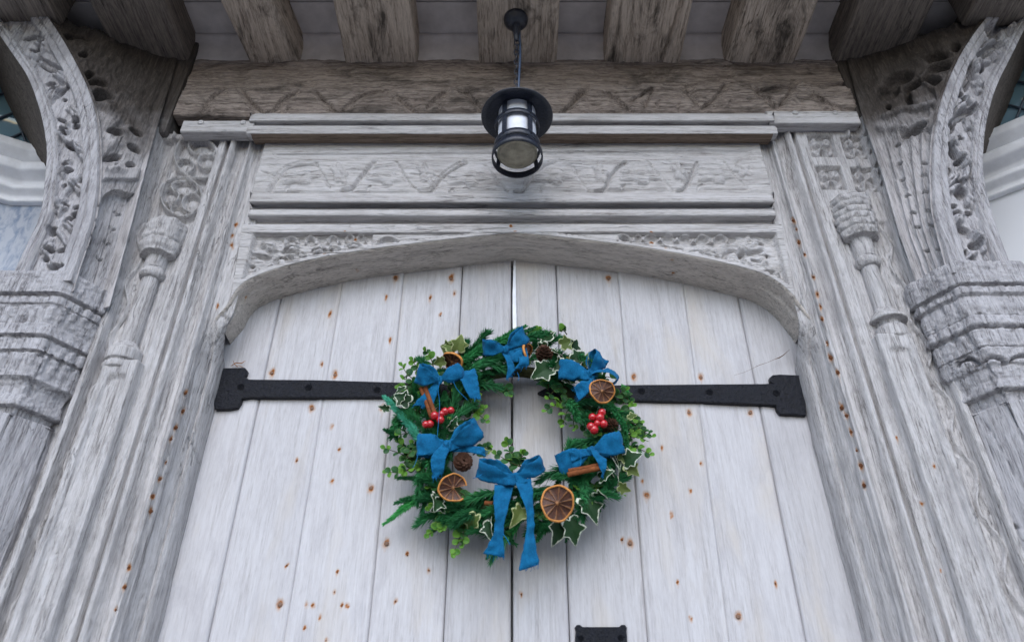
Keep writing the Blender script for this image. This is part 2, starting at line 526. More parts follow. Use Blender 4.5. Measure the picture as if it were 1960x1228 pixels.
# joists, X edges read at the beam
jx = [(-1.20, -.985), (XV(478, 128, -.125), XV(574, 126, -.125)), (XV(660, 128, -.125), XV(798, 128, -.125)),
      (XV(917, 122, -.125), XV(1065, 120, -.125)), (XV(1158, 120, -.125), XV(1300, 116, -.125)),
      (XV(1387, 118, -.125), XV(1517, 112, -.125)), (.985, 1.20), (-1.55, -1.36), (1.36, 1.55), (-1.95, -1.75), (1.75, 1.95)]
for i, (a, b) in enumerate(jx):
    skew = [0, -.035, .0, 0, 0, .012, 0, 0, 0, 0, 0][i]
    nx, ny, nz = 40, 44, 22
    # joist as a bent sheet: left side, underside, right side
    prof = [(a, JZ + .17), (a, JZ + .006), (a + .006, JZ), (b - .006, JZ), (b, JZ + .006), (b, JZ + .17)]
    pr = resample(prof, step=.006)
    ys = np.linspace(-.60, -.10, 70)
    P = np.zeros((len(ys), len(pr), 3))
    fr = (ys + .10)[:, None]
    P[..., 0] = pr[:, 0][None] + skew * fr / -.5 * 2; P[..., 1] = ys[:, None]; P[..., 2] = pr[:, 1][None]
    P[..., 2] += (fbm(P[..., 0] * 5, P[..., 1] * 4, i * 7.0) - .5) * .012
    if i == 4:   # the big open shake in this joist
        xx = a + .72 * (b - a) + (P[..., 1] + .1) * -.16 + (fbm(P[..., 1] * 14, 3.3, 0) - .5) * .02
        P[..., 2] += .022 * np.exp(-((P[..., 0] - xx) / .0035) ** 2) * (P[..., 2] < JZ + .02)
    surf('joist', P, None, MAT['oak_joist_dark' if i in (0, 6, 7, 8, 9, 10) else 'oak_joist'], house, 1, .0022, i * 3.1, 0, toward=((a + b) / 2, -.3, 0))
    # end board against the wall-plate
for i, (a, b) in enumerate([(jx[0][1], jx[1][0]), (jx[1][1], jx[2][0]), (jx[2][1], jx[3][0]), (jx[3][1], jx[4][0]), (jx[4][1], jx[5][0]), (jx[5][1], jx[6][0])]):
    # plaster infill between the joists: upright, coved a little at the top
    pr = resample([(-.118, JZ - .012), (-.122, JZ + .05), (-.128, JZ + .085), (-.15, JZ + .115)], step=.012)
    xs = np.linspace(a - .02, b + .02, 24)
    P = np.zeros((len(pr), len(xs), 3)); P[..., 0] = xs[None]; P[..., 1] = pr[:, 0][:, None]; P[..., 2] = pr[:, 1][:, None]
    surf('plaster_infill', P, (fbm(P[..., 0] * 20, P[..., 2] * 20, i) - .5) * .006, MAT['plaster'], house, skirt=.03)
for k in range(5):
    y1 = -.135 - k * .12
    box('ceiling_board', (-2.4, y1 - .117, JZ + .118 + .003 * (k % 2)), (2.4, y1, JZ + .14), MAT['plaster'], house, .003)

# ------------------------------------------------------------------ door surround
surround = empty('door_surround', (0, 0, 0), 'carved silvered oak door surround with flat arch and vine panels', 'door frame')

nails_L = [(452, 430, 1), (445, 452, 1), (445, 470, 1), (355, 752, 1.1), (350, 786, 1.3), (337, 818, 1.2), (327, 840, 1.1), (306, 916, 1.1), (292, 948, 1.1),
           (289, 978, 1.2), (247, 1086, 1.2), (239, 1123, 1.1), (222, 1167, .8), (416, 586, .9), (464, 565, .8), (318, 884, .6)]
nails_R = [(1518, 422, 1.2), (1524, 439, .7), (1529, 465, 1.2), (1540, 486, .9), (1557, 530, 1.0), (1564, 563, 1.2), (1570, 586, 1), (1573, 611, 1),
           (1583, 656, .8), (1590, 684, 1.5), (1604, 712, 1.4), (1611, 780, 1.4), (1620, 795, 1.2), (1629, 826, 1.1), (1648, 890, 1.4), (1654, 928, 1.3), (1640, 862, .8)]

def rust_fn(nails, noise=True, scale=3.8, tall=1.9):
    def fn(U, V, Q):
        r = np.zeros(U.shape)
        dU, dV = 7 * (fbm(U * .11, V * .11, 1.0, 2) - .5), 12 * (fbm(U * .11, V * .07, 5.0, 2) - .5)
        U, V = U + dU, V + dV
        for (u, v, s) in nails:
            sx = (u - 980) / (v + 1480.)                       # spots run with the upright grain
            du = U - u - sx * (V - v); dv = V - v
            d = np.sqrt((du / (scale * s)) ** 2 + (dv / (scale * tall * s)) ** 2)
            d2 = np.sqrt((du / (scale * .45 * s)) ** 2 + (dv / (scale * .6 * s)) ** 2)
            run = np.exp(-(du / (scale * .35 * s)) ** 2) * np.clip(1 - dv / (scale * 6 * s), 0, 1) * (dv > 0) * .22 * (fbm(U * .3 + u, V * .05, s) > .5)
            r = np.maximum(r, np.maximum(np.maximum(np.exp(-d * d * 1.6) * .5 * (.4 + 1.2 * fbm(U * .35 + u, V * .2 + v, s, 2)), np.exp(-d2 ** 2 * 1.2)), run))
        return r
    return fn

def jamb_profile(x):
    """front surface Y of the moulded jamb at distance x from the door centre"""
    xs = [.637, .640, .646, .656, .668, .680, .690, .700, .712, .724, .731, .738, .744, .752, .762, .772, .780, .788, .794, .800, .808]
    ys = [.012, -.012, -.034, -.047, -.053, -.050, -.062, -.080, -.095, -.102, -.115, -.113, -.100, -.091, -.092, -.101, -.117, -.118, -.106, -.096, -.095]
    return np.interp(x, xs, ys)

def make_jamb(sg):
    ZJT = ZV(259 if sg < 0 else 238, -.112)      # top of the jamb, under the cornice
    z = np.linspace(.02, ZJT, 430)
    zs = np.concatenate([np.linspace(.02, 1.2, 60, endpoint=False), np.linspace(1.2, ZJT, 420)])
    x = np.linspace(.637, .808, 84)
    X, Z = np.meshgrid(x, zs)
    xin = (.694 - .026 * smooth(2.20, 2.30, Z)) if sg < 0 else (.684 + 0 * Z)
    XX = np.interp(X, [.637, .731, .808], [0, 1, 2]); XX = np.where(XX < 1, xin + (.731 - xin) * XX, .731 + (.808 - .731) * (XX - 1))
    # worn and bowed inner edge
    XX = XX + (.010 * (fbm(Z * 3.1, sg * 3.0 + 5, 0, 3) - .5) + .004 * (fbm(Z * 13, sg * 3.0, 4.4, 2) - .5)) * (1 - smooth(.65, .70, X)) * .7
    zsp = (2.16, 2.275) if sg < 0 else (2.16, 2.275)
    kf = smooth(zsp[0], zsp[1], Z)
    yfl = np.interp(X, [.637, .650, .680, .692, .705, .724], [-.092, -.096, -.098, -.096, -.097, -.102])
    Y = np.where(X < .724, jamb_profile(X) * (1 - kf) + yfl * kf, jamb_profile(X))
    Y = Y + (1 - smooth(.0, .06, np.abs(X - .70) - .1)) * 0
    P = np.stack([sg * XX, Y, Z], -1)
    nails = nails_L if sg < 0 else nails_R
    def carve(U, V, P):
        h = np.zeros(U.shape)
        if sg < 0:
            h -= .007 * ridge(dpoly(U, V, [(428, 604), (440, 612), (447, 625), (457, 637)]), 3.0)
            h -= .004 * ridge(dpoly(U, V, [(404, 625), (416, 590), (414, 605), (405, 628)]), 2.0)
            h -= .005 * ridge(dpoly(U, V, [(378, 480), (383, 496), (390, 508)]), 2)
            h -= .006 * ridge(dpoly(U, V, [(462, 255), (455, 300), (446, 325)]), 5)
            h -= .003 * ridge(dpoly(U, V, [(372, 820), (371, 850), (366, 890)]), 1.6)
            h -= .003 * ridge(dpoly(U, V, [(362, 838), (372, 858), (379, 885)]), 1.6)
        else:
            h -= .004 * ridge(dpoly(U, V, [(1506, 612), (1530, 592)]), 2.2)
        h += (fbm(P[..., 0] * 40, P[..., 2] * 22, 2.2, 3) - .5) * .0025 + (fbm(P[..., 0] * 160, P[..., 2] * 50, 6.2, 3) - .5) * .0018
        # one long gouge of decay beside the nails
        wob = fbm(P[..., 2] * 9, sg, 1.7, 3) - .5
        h -= .004 * np.exp(-((np.abs(P[..., 0]) - .719 - .012 * wob) / .004) ** 2)
        for (u, v, s) in nails:
            h -= .003 * pit(U, V, u, v, 4 * s, 5 * s)
        return h
    j = surf('jamb', P, None, MAT['oak_v'], surround, 2, .0013, 11 * sg, .05, attrs={'rust': rust_fn(nails)}, carve=carve, toward=(0, -1.6, 1.2))
    return j, nails

def dome(r=1.0, n=10):
    V = [(0, -1.0 * r * .55, 0)]; F = []
    for k, (rr, yy) in enumerate([(.55, -.47), (.9, -.22), (1.0, 0.02), (1.0, .5)]):
        for i in range(n):
            a = 2 * math.pi * i / n
            V.append((rr * r * math.cos(a), yy * r, rr * r * math.sin(a)))
    for i in range(n): F.append((0, 1 + i, 1 + (i + 1) % n))
    for k in range(3):
        for i in range(n):
            F.append((1 + k * n + i, 1 + (k + 1) * n + i, 1 + (k + 1) * n + (i + 1) % n, 1 + k * n + (i + 1) % n))
    return V, F

MAT['rust'] = plain('rusted_nail', (.10, .038, .016), .9, .2, .5, 300, .4, .002)
MAT['rust_head'] = plain('worn_screw_head', (.22, .13, .09), .7, .4, .5, 260, .5, .002)
MAT['iron'] = plain('black_painted_iron', (.0035, .0045, .010), .40, .38, .5, 110, 1.0, .008)
_dv, _df = dome()
_nail_me = bpy.data.meshes.new('nail'); _nail_me.from_pydata(_dv, [], _df); _nail_me.materials.append(MAT['rust'])
_nail_me.polygons.foreach_set('use_smooth', np.ones(len(_df), bool))
_bolt_me = _nail_me.copy(); _bolt_me.name = 'screw'; _bolt_me.materials.clear(); _bolt_me.materials.append(MAT['rust_head'])
_rivet_me = _nail_me.copy(); _rivet_me.name = 'rivet'; _rivet_me.materials.clear(); _rivet_me.materials.append(MAT['iron'])
def put(me, name, loc, s, parent, sy=1.0):
    o = bpy.data.objects.new(name, me)
    o.location = loc; o.scale = (s, s * sy, s)
    o.rotation_euler = (0, random.uniform(0, 3), 0)
    return link(o, parent)

for sg in (-1, 1):
    j, nails = make_jamb(sg)
    for (u, v, s) in nails:
        p = PX(u, v, -.10)
        x = abs(p[0]); x = .637 + (x - .69) * .094 / .041 if x < .731 else x; y = jamb_profile(x) if x < .808 else -.10
        p = PX(u, v, y - .001)
        put(_nail_me, 'nail', p, .0032 * s, j, .5)

# arch curve read off the door plane (lower edge of the soffit) and the front arris
arch_lo = [(474, 640), (476, 615), (480, 594), (503, 583), (537, 569), (591, 553), (656, 541), (742, 527), (845, 513), (947, 501.5), (982, 499),
           (1000, 501), (1068, 507), (1178, 519), (1294, 537), (1376, 556), (1445, 575), (1479, 600), (1503, 630), (1512, 655)]
ap = np.array([PX(u, v, 0.0)[[0, 2]] for u, v in arch_lo])
# symmetrise the height a little, keep the apex
def arch_curve(n=420):
    pts = [(-.730, 2.20), (-.700, 2.262), (-.677, 2.305), (-.668, 2.350), (-.648, 2.378), (-.60, 2.407), (-.50, 2.444), (-.37, 2.474), (-.24, 2.496), (-.12, 2.515), (-.03, 2.527), (0, 2.531),
           (.03, 2.528), (.12, 2.517), (.24, 2.499), (.37, 2.474), (.47, 2.449), (.56, 2.421), (.628, 2.394), (.667, 2.352), (.687, 2.308), (.702, 2.268), (.730, 2.20)]
    p = np.array(chaikin(pts[:12], 2)[:-1] + chaikin(pts[11:], 2))
    return resample(p, n=n)
AC = arch_curve()
_t = np.gradient(AC, axis=0); _t /= np.linalg.norm(_t, axis=1, keepdims=True)
AN = np.stack([_t[:, 1], -_t[:, 0]], 1)       # pointing into the opening
if AN[len(AN) // 2, 1] > 0: AN = -AN
# soffit
pr = resample([(-.1045, -.006), (-.102, -.003), (-.086, .0), (-.066, -.003), (-.060, .002), (.0, .002), (.03, .002)], step=.004)
_k = AC[:, 1] > 2.262
A2, N2 = AC[_k], AN[_k]
pr = resample([(-.1045, -.006), (-.102, -.003), (-.086, .0), (-.066, -.003), (-.060, .002), (.0, .002), (.03, .002)], step=.004)
_k = AC[:, 1] > 2.262
A2, N2 = AC[_k], AN[_k]
P = np.zeros((len(pr), len(A2), 3))
P[..., 0] = A2[None, :, 0] + N2[None, :, 0] * pr[:, 1][:, None]
P[..., 2] = A2[None, :, 1] + N2[None, :, 1] * pr[:, 1][:, None]
P[..., 1] = pr[:, 0][:, None]
head = surf('arch_soffit', P, None, MAT['oak_arch'], surround, 0, .0016, 4.0, 0, toward=(0, -.5, 1.4),
            carve=lambda U, V, P: -.004 * pit(U, V, 612, 516, 6, 2.5) - .004 * pit(U, V, 684, 516, 6, 3) - .004 * pit(U, V, 1286, 497, 4, 3) - .004 * pit(U, V, 1288, 523, 5, 3),
            attrs={'rust': rust_fn([(684, 516, .9), (612, 517, .6), (1286, 496, .9), (1288, 523, 1.0), (470, 568, .8)], tall=.8)})

# spandrels + rail above the arch
ZR0, ZR1 = ZV(445, -.106), ZV(430, -.106)
_k = np.where(A2[:, 0] < 0, A2[:, 1] > 2.322, A2[:, 1] > 2.325)
A3, N3 = A2[_k], N2[_k]
nt = 140
tt = np.linspace(0, 1, nt)
base = A3 - N3 * .006
topx = np.sign(base[:, 0]) * np.minimum(np.abs(base[:, 0]) * 1.03, .697)
P = np.zeros((nt, len(base), 3))
P[..., 0] = base[None, :, 0] * (1 - tt[:, None]) + topx[None] * tt[:, None]
P[..., 2] = base[None, :, 1] * (1 - tt[:, None]) + ZR1 * tt[:, None]
P[..., 1] = -.106
def spandrel(U, V, P):
    X, Z = P[..., 0], P[..., 2]
    # distance from the arch arris
    d = np.full(U.shape, 1e9)
    for q in base[::4]:
        d = np.minimum(d, np.hypot(X - q[0], Z - q[1]))
    ground = smooth(.011, .016, d) * (1 - smooth(ZR0 - .004, ZR0, Z)) * (1 - smooth(.672, .680, np.abs(X + np.where(X < 0, -.014, 0))))
    h = -.019 * ground
    f = np.zeros(U.shape)
    # foliage mass
    leaf = (fbm(U * .045, V * .075, 3.1, 3) - .42) * .014
    left = smooth(720, 700, U) if False else (U < 712).astype(float)
    right = (U > 1190).astype(float)
    mid = 1 - np.clip(left + right, 0, 1)
    f += np.clip(leaf, -.004, .005) * (left + right) + .002 * (left + right)
    f += .015 * mid * ground
    # scalloped leaf edges under the rail
    for (cx, cy, r) in [(556, 457, 11), (593, 458, 10), (637, 457, 11), (669, 455, 9), (690, 455, 9), (1248, 455, 15), (1280, 455, 15), (1312, 456, 15), (1345, 457, 15), (1380, 456, 15), (1195, 456, 13), (1222, 456, 8)]:
        e = ell(U, V, cx, cy, r, 9)
        f += .011 * np.exp(-((e - 1) / .16) ** 2) * (V < cy + 3) - .004 * (1 - smooth(.5, .95, e))
    for (cx, cy) in [(532, 453), (575, 453), (615, 453), (653, 452), (1403, 451), (1264, 447), (1296, 447), (1329, 448)]:
        f -= .010 * pit(U, V, cx, cy, 7, 5)
    for (cx, cy, ln, wd, ro) in [(512, 466, 18, 9, 20), (556, 468, 16, 8, -10), (520, 505, 14, 7, -30), (575, 480, 14, 7, 30), (608, 472, 15, 8, -15), (640, 470, 14, 7, 20), (676, 464, 14, 7, -10), (488, 515, 10, 6, -60),
                                 (1235, 465, 14, 7, 10), (1268, 470, 15, 8, -15), (1300, 474, 15, 8, 15), (1332, 478, 16, 8, -10), (1364, 480, 16, 9, 20), (1432, 500, 16, 8, 40), (1465, 496, 12, 7, 70), (1488, 520, 10, 7, 60)]:
        f = np.maximum(f, leaf_relief(U, V, cx, cy, ln, wd, ro, .017) - .001)
    # pierced eyes between the leaves
    for (cx, cy, rx, ry, ro) in [(498, 483, 17, 4.5, 12), (592, 492, 7, 4.5, 20), (622, 486, 8, 4.5, 10), (658, 476, 7, 5, 25), (544, 472, 8, 3, -18), (480, 503, 5, 3, 30), (502, 520, 8, 4, -15),
                                 (472, 532, 6, 2, 5), (553, 486, 8, 5, 35), (1448, 476, 15, 4.5, -12), (1475, 514, 12, 4, -8), (1385, 495, 7, 3, 0), (1460, 460, 4, 3, 0), (1449, 492, 8, 3, 20), (1470, 483, 4, 2.5, -30)]:
        f -= .016 * pit(U, V, cx, cy, rx, ry, ro)
    # rolled leaf scrolls
    for (cx, cy, r, a0) in [(537, 497, 13, 0), (1405, 486, 17, 0)]:
        e = ell(U, V, cx, cy, r, r * .78)
        f -= .014 * np.exp(-((e - 1) / .24) ** 2) * ((V < cy + 2) | (U < cx))
        f += .007 * (1 - smooth(.4, .9, e))
    # fan leaf at the right
    for a in (-70, -45, -20, 5):
        r = math.radians(a)
        f += .006 * ridge(dpoly(U, V, [(1418, 474), (1418 + 45 * math.cos(r), 474 + 24 * math.sin(r))]), 6)
    # blind half-moon by the left
    e = ell(U, V, 743, 478, 26, 27)
    f -= .013 * (1 - smooth(.86, .98, e)) * (1 - .45 * smooth(452, 470, V))
    f += .004 * np.exp(-((e - 1.03) / .07) ** 2)
    e = ell(U, V, 1192, 468, 17, 19)
    f -= .006 * np.exp(-((e - .9) / .15) ** 2)
    f += (fbm(U * .22, V * .22, 8.8, 2) - .5) * .004 * (left + right)
    h += np.clip(f, -.018, .019) * ground
    h += .002 * smooth(ZR0 - .001, ZR0 + .001, Z)
    return h
surf('arch_head', P, None, MAT['oak_h'], surround, 0, .0013, 21.0, .05, carve=spandrel,
     attrs={'rust': rust_fn([(978, 434, 1.2), (680, 460, 1.0), (1247, 466, 1.1), (622, 486, .7), (1248, 444, .9), (1275, 474, .8), (662, 440, .5), (985, 441, .8)], tall=.6)})

# moulded lintel: ledge and roll
def pv_(lst): return [(y, ZV(v, y)) for v, y in lst]
LX = .688
extrude_x('lintel_moulding', pv_([(369, -.110), (371, -.122), (374, -.125), (386, -.125), (388, -.122), (390, -.108), (395, -.096), (398, -.099), (402, -.110), (408, -.1145), (413, -.112), (417, -.104),
                                  (420, -.094), (426, -.086), (432, -.090)]), -LX, LX, MAT['oak_h'], surround, .0012, 5)
# carved vine panel
def vine_panel(U, V, P):
    h = np.zeros(U.shape)
    slope = -8.0 * (U - 980) / 930          # the rails rise slightly to the right
    VV = V - slope
    h -= .006 * smooth(289, 291.5, VV) * (1 - .8 * smooth(294, 312, VV)) * smooth(520, 535, U) * (1 - smooth(1430, 1445, U))
    stems = [([(516, 366), (530, 338), (545, 320), (565, 312), (590, 309), (604, 313)], 7, .006), ([(604, 310), (615, 328), (632, 357)], 2.6, .005),
             ([(655, 362), (672, 362), (681, 352), (699, 325), (716, 306)], 4.5, .006), ([(760, 308), (772, 330), (786, 353), (803, 364)], 2.6, .006),
             ([(808, 365), (826, 364), (838, 345), (858, 325), (889, 309)], 7, .007), ([(930, 315), (950, 340), (972, 364)], 3, .005),
             ([(986, 366), (1001, 364), (1012, 340), (1040, 315), (1060, 308)], 5, .006), ([(1098, 318), (1112, 345), (1128, 364)], 3, .004),
             ([(1140, 365), (1158, 361), (1168, 335), (1182, 318), (1196, 309)], 4, .007), ([(1240, 306), (1258, 330), (1275, 350), (1288, 364)], 2.4, .004),
             ([(1298, 364), (1312, 359), (1324, 332), (1334, 310)], 4, .006), ([(1388, 308), (1405, 335), (1425, 352)], 2.6, .004)]
    for pts, w, dep in stems:
        c = chaikin(pts, 2)
        h += cutline(U, V, c, 1.1 * dep, 8 if w > 3.5 else 5)
        if w > 3.5: h -= .9 * dep * ridge(dpoly(U, V, c), w * .9)
    for (cx, cy, ln, wd, ro) in [(575, 340, 34, 14, -5), (650, 332, 22, 13, 60), (735, 340, 34, 13, 8), (815, 332, 22, 13, 60), (893, 342, 38, 13, 0), (1055, 338, 38, 14, 0), (1150, 330, 20, 12, 60), (1222, 338, 36, 14, 5), (1300, 330, 20, 12, 60), (1368, 338, 32, 13, 0), (1420, 325, 18, 12, 30)]:
        h += leaf_relief(U, V, cx, cy, ln, wd, ro, .009)
    # undercut along the bottom edge
    under = smooth(360, 366, VV) * (1 - smooth(367.5, 369.5, VV))
    wav = .35 + .65 * smooth(.45, .6, fbm(U * .016, 2.0, 0, 2))
    h -= .008 * under * wav * smooth(512, 530, U) * (1 - smooth(1425, 1440, U))
    for (u, v) in [(547, 360), (703, 359), (861, 363), (1034, 357), (1190, 357), (1337, 356)]:
        h -= .005 * ridge(dpoly(U, V, chaikin([(u + 6, v - 3), (u, v), (u + 1, v + 8)], 1)), 2.6)
    for (pts) in [[(500, 328), (526, 336)], [(570, 335), (612, 327)], [(660, 327), (700, 324)], [(745, 326), (770, 328)], [(786, 333), (842, 336)]]:
        h -= .0035 * ridge(dpoly(U, V, pts), 1.8)
    for (u, v, rx, ry) in [(1060, 313, 14, 6), (1205, 312, 14, 7), (1250, 312, 16, 6), (1350, 312, 16, 7), (1070, 350, 30, 8), (870, 345, 28, 10), (720, 340, 30, 9), (560, 345, 30, 9), (1220, 345, 30, 9), (1375, 340, 26, 9)]:
        h += .003 * pit(U, V, u, v, rx, ry, 0, .6) * (fbm(U * .1, V * .1, 2.0, 2) - .15)
    h += (fbm(U * .035, V * .05, 6.5, 3) - .5) * .009 * smooth(296, 312, VV) * (1 - smooth(360, 372, VV))
    return h
zs = np.linspace(ZV(370, -.112), ZV(272, -.112), 100)
xs = np.linspace(-LX - .006, LX + .006, 460)
X, Z = np.meshgrid(xs, zs)
surf('carved_panel', np.stack([X, np.full_like(X, -.112), Z], -1), None, MAT['oak_h'], surround, 0, .0012, 9.0, .04, carve=vine_panel,
     attrs={'rust': rust_fn([(848, 378, .7), (1112, 375, .6)], tall=.5)})
# cornice
cor = pv_([(217, -.128), (220, -.150), (222, -.156), (231, -.156), (232.5, -.152), (236, -.140), (240, -.138), (242, -.150), (245, -.155), (256, -.152)])
extrude_x('cornice', cor, -.735, .735, MAT['oak_h'], surround, .0012, 15, carve=lambda U, V, P: .002 * (fbm(U * .012, V * .1, 1.0, 2) - .5))
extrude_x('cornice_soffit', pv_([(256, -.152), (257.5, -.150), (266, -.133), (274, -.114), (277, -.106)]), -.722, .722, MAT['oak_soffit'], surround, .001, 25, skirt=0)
MAT['peg'] = MAT['oak_h']
for sg in (-1, 1):
    # block that returns the cornice over the side panels, with two pegs
    za, zb = (ZV(252, -.148), ZV(228, -.148)) if sg < 0 else (ZV(236, -.148), ZV(210, -.148))
    xs = np.linspace(sg * .722, sg * (.922 if sg < 0 else .978), 60)
    pr = resample([(-.12, zb + .004), (-.144, zb - .003), (-.149, zb - .008), (-.149, za + .004), (-.146, za), (-.11, za + .004)], step=.004)
    P = np.zeros((len(pr), len(xs), 3)); P[..., 0] = xs[None]; P[..., 1] = pr[:, 0][:, None]; P[..., 2] = pr[:, 1][:, None]
    blk = surf('cornice_block', P, None, MAT['oak_h'], surround, 0, .0014, 31 + sg, .02, toward=(sg * .85, -1.6, 1.2))
    for (u, v) in ([(385, 231), (466, 231)] if sg < 0 else [(1521, 212), (1597, 211)]):
        p = PX(u, v, -.150); p[2] = min(max(p[2], za + .016), zb - .016)
        lathe('peg', [(0.0001, .0025), (.006, .0022), (.0085, .001), (.009, -.012)], 12, MAT['peg'], blk, p, axis=(0, -1, 0))
# frieze beam with a worn vine, brown because it is sheltered
def frieze(U, V, P):
    h = np.zeros(U.shape)
    VV = V + 9.0 * (U - 980) / 980 * .9
    h += .007 * smooth(160, 172, VV) * (1 - smooth(212, 221, VV))
    stems = [[(388, 214), (395, 198), (410, 184), (425, 177)], [(466, 176), (480, 196), (500, 214)], [(510, 220), (525, 214), (540, 192), (562, 180)], [(610, 182), (632, 205), (648, 220)],
             [(655, 216), (672, 196), (700, 178), (735, 172)], [(762, 186), (775, 200), (792, 212)], [(818, 207), (832, 190), (850, 178)], [(893, 176), (908, 195), (925, 212)],
             [(1098, 190), (1110, 175)], [(1075, 215), (1100, 190), (1118, 172)], [(1165, 180), (1190, 196), (1203, 210)], [(1210, 192), (1252, 166), (1242, 190), (1236, 206)],
             [(1316, 180), (1332, 198)], [(1345, 206), (1368, 190), (1385, 162)], [(1448, 172), (1470, 192), (1482, 204)], [(1492, 200), (1510, 180), (1513, 160)], [(1455, 174), (1512, 166)],
             [(1555, 178), (1575, 192), (1600, 204)], [(1578, 164), (1630, 158)], [(1320, 178), (1310, 168)]]
    for s in stems:
        c = chaikin(s, 2)
        h += cutline(U, V, c, .011, 14)
        h -= .004 * ridge(dpoly(U, V, c), 2.4)
    for (u, v) in [(408, 214), (552, 214), (702, 212), (843, 210), (1083, 212), (1259, 202), (1398, 200), (1298, 206)]:
        h -= .006 * ridge(dpoly(U, V, [(u + 3, v - 5), (u - 2, v), (u, v + 6)]), 2.6)
    h += (fbm(U * .04, V * .07, 1.5, 3) - .5) * .014
    h -= .006 * np.exp(-((VV - 164 - 6 * fbm(U * .02, 0, 0)) / 2.5) ** 2) * smooth(.45, .6, fbm(U * .03, 4.0, 0))
    return h
zs = np.linspace(ZV(223, -.128), JZ + .012, 120)
xs = np.linspace(-.968, .995, 480)
X, Z = np.meshgrid(xs, zs)
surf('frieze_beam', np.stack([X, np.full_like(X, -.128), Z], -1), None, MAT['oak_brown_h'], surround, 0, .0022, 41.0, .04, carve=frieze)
#@@PART2
# ------------------------------------------------------------------ carved corner posts with brackets
band_L_out = [(0, 68), (31, 113), (55, 147), (73, 191), (87, 239), (94, 291), (91, 342), (82, 420), (51, 483), (20, 551)]
band_L_in = [(73, 10), (82, 20), (123, 79), (154, 137), (178, 191), (188, 246), (191, 308), (188, 376), (178, 431), (147, 517), (138, 551)]
band_R_out = [(1990, 0), (1960, 55), (1932, 113), (1905, 164), (1887, 219), (1879, 274), (1877, 325), (1884, 376), (1901, 431), (1922, 493), (1945, 540)]
band_R_in = [(1905, 14), (1846, 89), (1819, 144), (1799, 198), (1788, 253), (1783, 308), (1785, 376), (1788, 414), (1816, 513), (1826, 545)]
YB = -.215
ZB0 = ZV(548, YB)
def YBf(z):
    """the bracket's face: comes forward as it rises to the jetty"""
    return YB - .070 * smooth(ZB0 + .15, JZ, z)
def PXB(u, v):
    y = YB
    for _ in range(12): y = float(YBf(PX(u, v, y)[2]))
    return PX(u, v, y)
def edge_fn(pts):
    q = np.array([PXB(u, v)[[0, 2]] for u, v in chaikin(pts, 2)])
    q = q[np.argsort(q[:, 1])]
    sl = (q[-1, 0] - q[-8, 0]) / (q[-1, 1] - q[-8, 1])
    def f(z):
        r = np.interp(z, q[:, 1], q[:, 0])
        return np.where(z > q[-1, 1], q[-1, 0] + sl * (z - q[-1, 1]), r)
    return f

def pits(U, V, lst, dep, soft=.35):
    h = np.zeros(U.shape)
    for (cx, cy, rx, ry, *ro) in lst:
        h = np.maximum(h, pit(U, V, cx, cy, rx, ry, ro[0] if ro else 0, soft))
    return -dep * h

PITS_BL = [(61, 69, 19, 5, -8), (79, 79, 7, 4, -20), (72, 92, 10, 4, -25), (60, 94, 6, 3, 20), (92, 124, 30, 9, 30), (114, 142, 6, 4, 0), (95, 158, 9, 4, -10), (99, 169, 9, 5, -25), (116, 174, 11, 5, -40), (128, 165, 4, 5, 0),
           (121, 188, 4, 3, 0), (116, 228, 9, 3, 20), (143, 228, 8, 4, -15), (145, 237, 8, 3, 0), (122, 247, 7, 3, 0), (119, 254, 6, 3, 0), (142, 241, 6, 3, 0), (126, 307, 6, 3, -10), (124, 316, 7, 3, -5), (128, 326, 10, 3, -20), (120, 352, 5, 3, -40),
           (125, 392, 5, 3, 0), (145, 394, 7, 4, -20), (141, 406, 8, 4, -10), (130, 417, 12, 5, -20), (93, 477, 9, 4, 10), (116, 476, 10, 4, -10), (85, 493, 6, 5, 0), (106, 523, 10, 5, -40), (100, 440, 10, 8, 0), (110, 512, 14, 6, 0), (135, 280, 12, 4, 25)]
VINE_BL = [[(60, 108), (85, 117), (105, 124), (118, 140), (118, 152)], [(118, 262), (136, 272), (153, 286), (158, 302)], [(163, 330), (140, 352), (118, 378), (112, 395)], [(108, 440), (122, 455), (128, 468)]]
PITS_BR = [(1897, 92, 26, 8, -35), (1877, 108, 9, 8, -30), (1900, 60, 16, 15, 0), (1925, 40, 18, 10, -30), (1855, 146, 7, 24, 12), (1840, 178, 6, 5, 0), (1878, 132, 8, 5, -30), (1846, 217, 24, 8, -30), (1826, 234, 6, 6, 0), (1821, 242, 8, 10, 10), (1842, 192, 6, 4, 0),
           (1840, 261, 7, 3, 10), (1822, 290, 6, 15, -35), (1836, 309, 9, 5, -20), (1817, 325, 5, 5, 0), (1842, 367, 13, 12, 0), (1838, 347, 10, 6, 0), (1826, 392, 8, 4, -10), (1856, 405, 8, 4, 0), (1846, 440, 18, 9, 30), (1868, 468, 12, 7, 0), (1851, 481, 4, 6, 0), (1862, 500, 6, 9, 0), (1835, 405, 9, 6, 0)]
VINE_BR = [[(1937, 76), (1905, 84), (1875, 98), (1864, 122), (1871, 152), (1874, 165)], [(1868, 203), (1840, 216), (1822, 232)], [(1815, 265), (1828, 287), (1850, 305), (1853, 332), (1838, 352), (1820, 364)], [(1826, 425), (1850, 440), (1872, 452), (1884, 478)], [(1892, 118), (1870, 122)], [(1846, 188), (1862, 196)]]
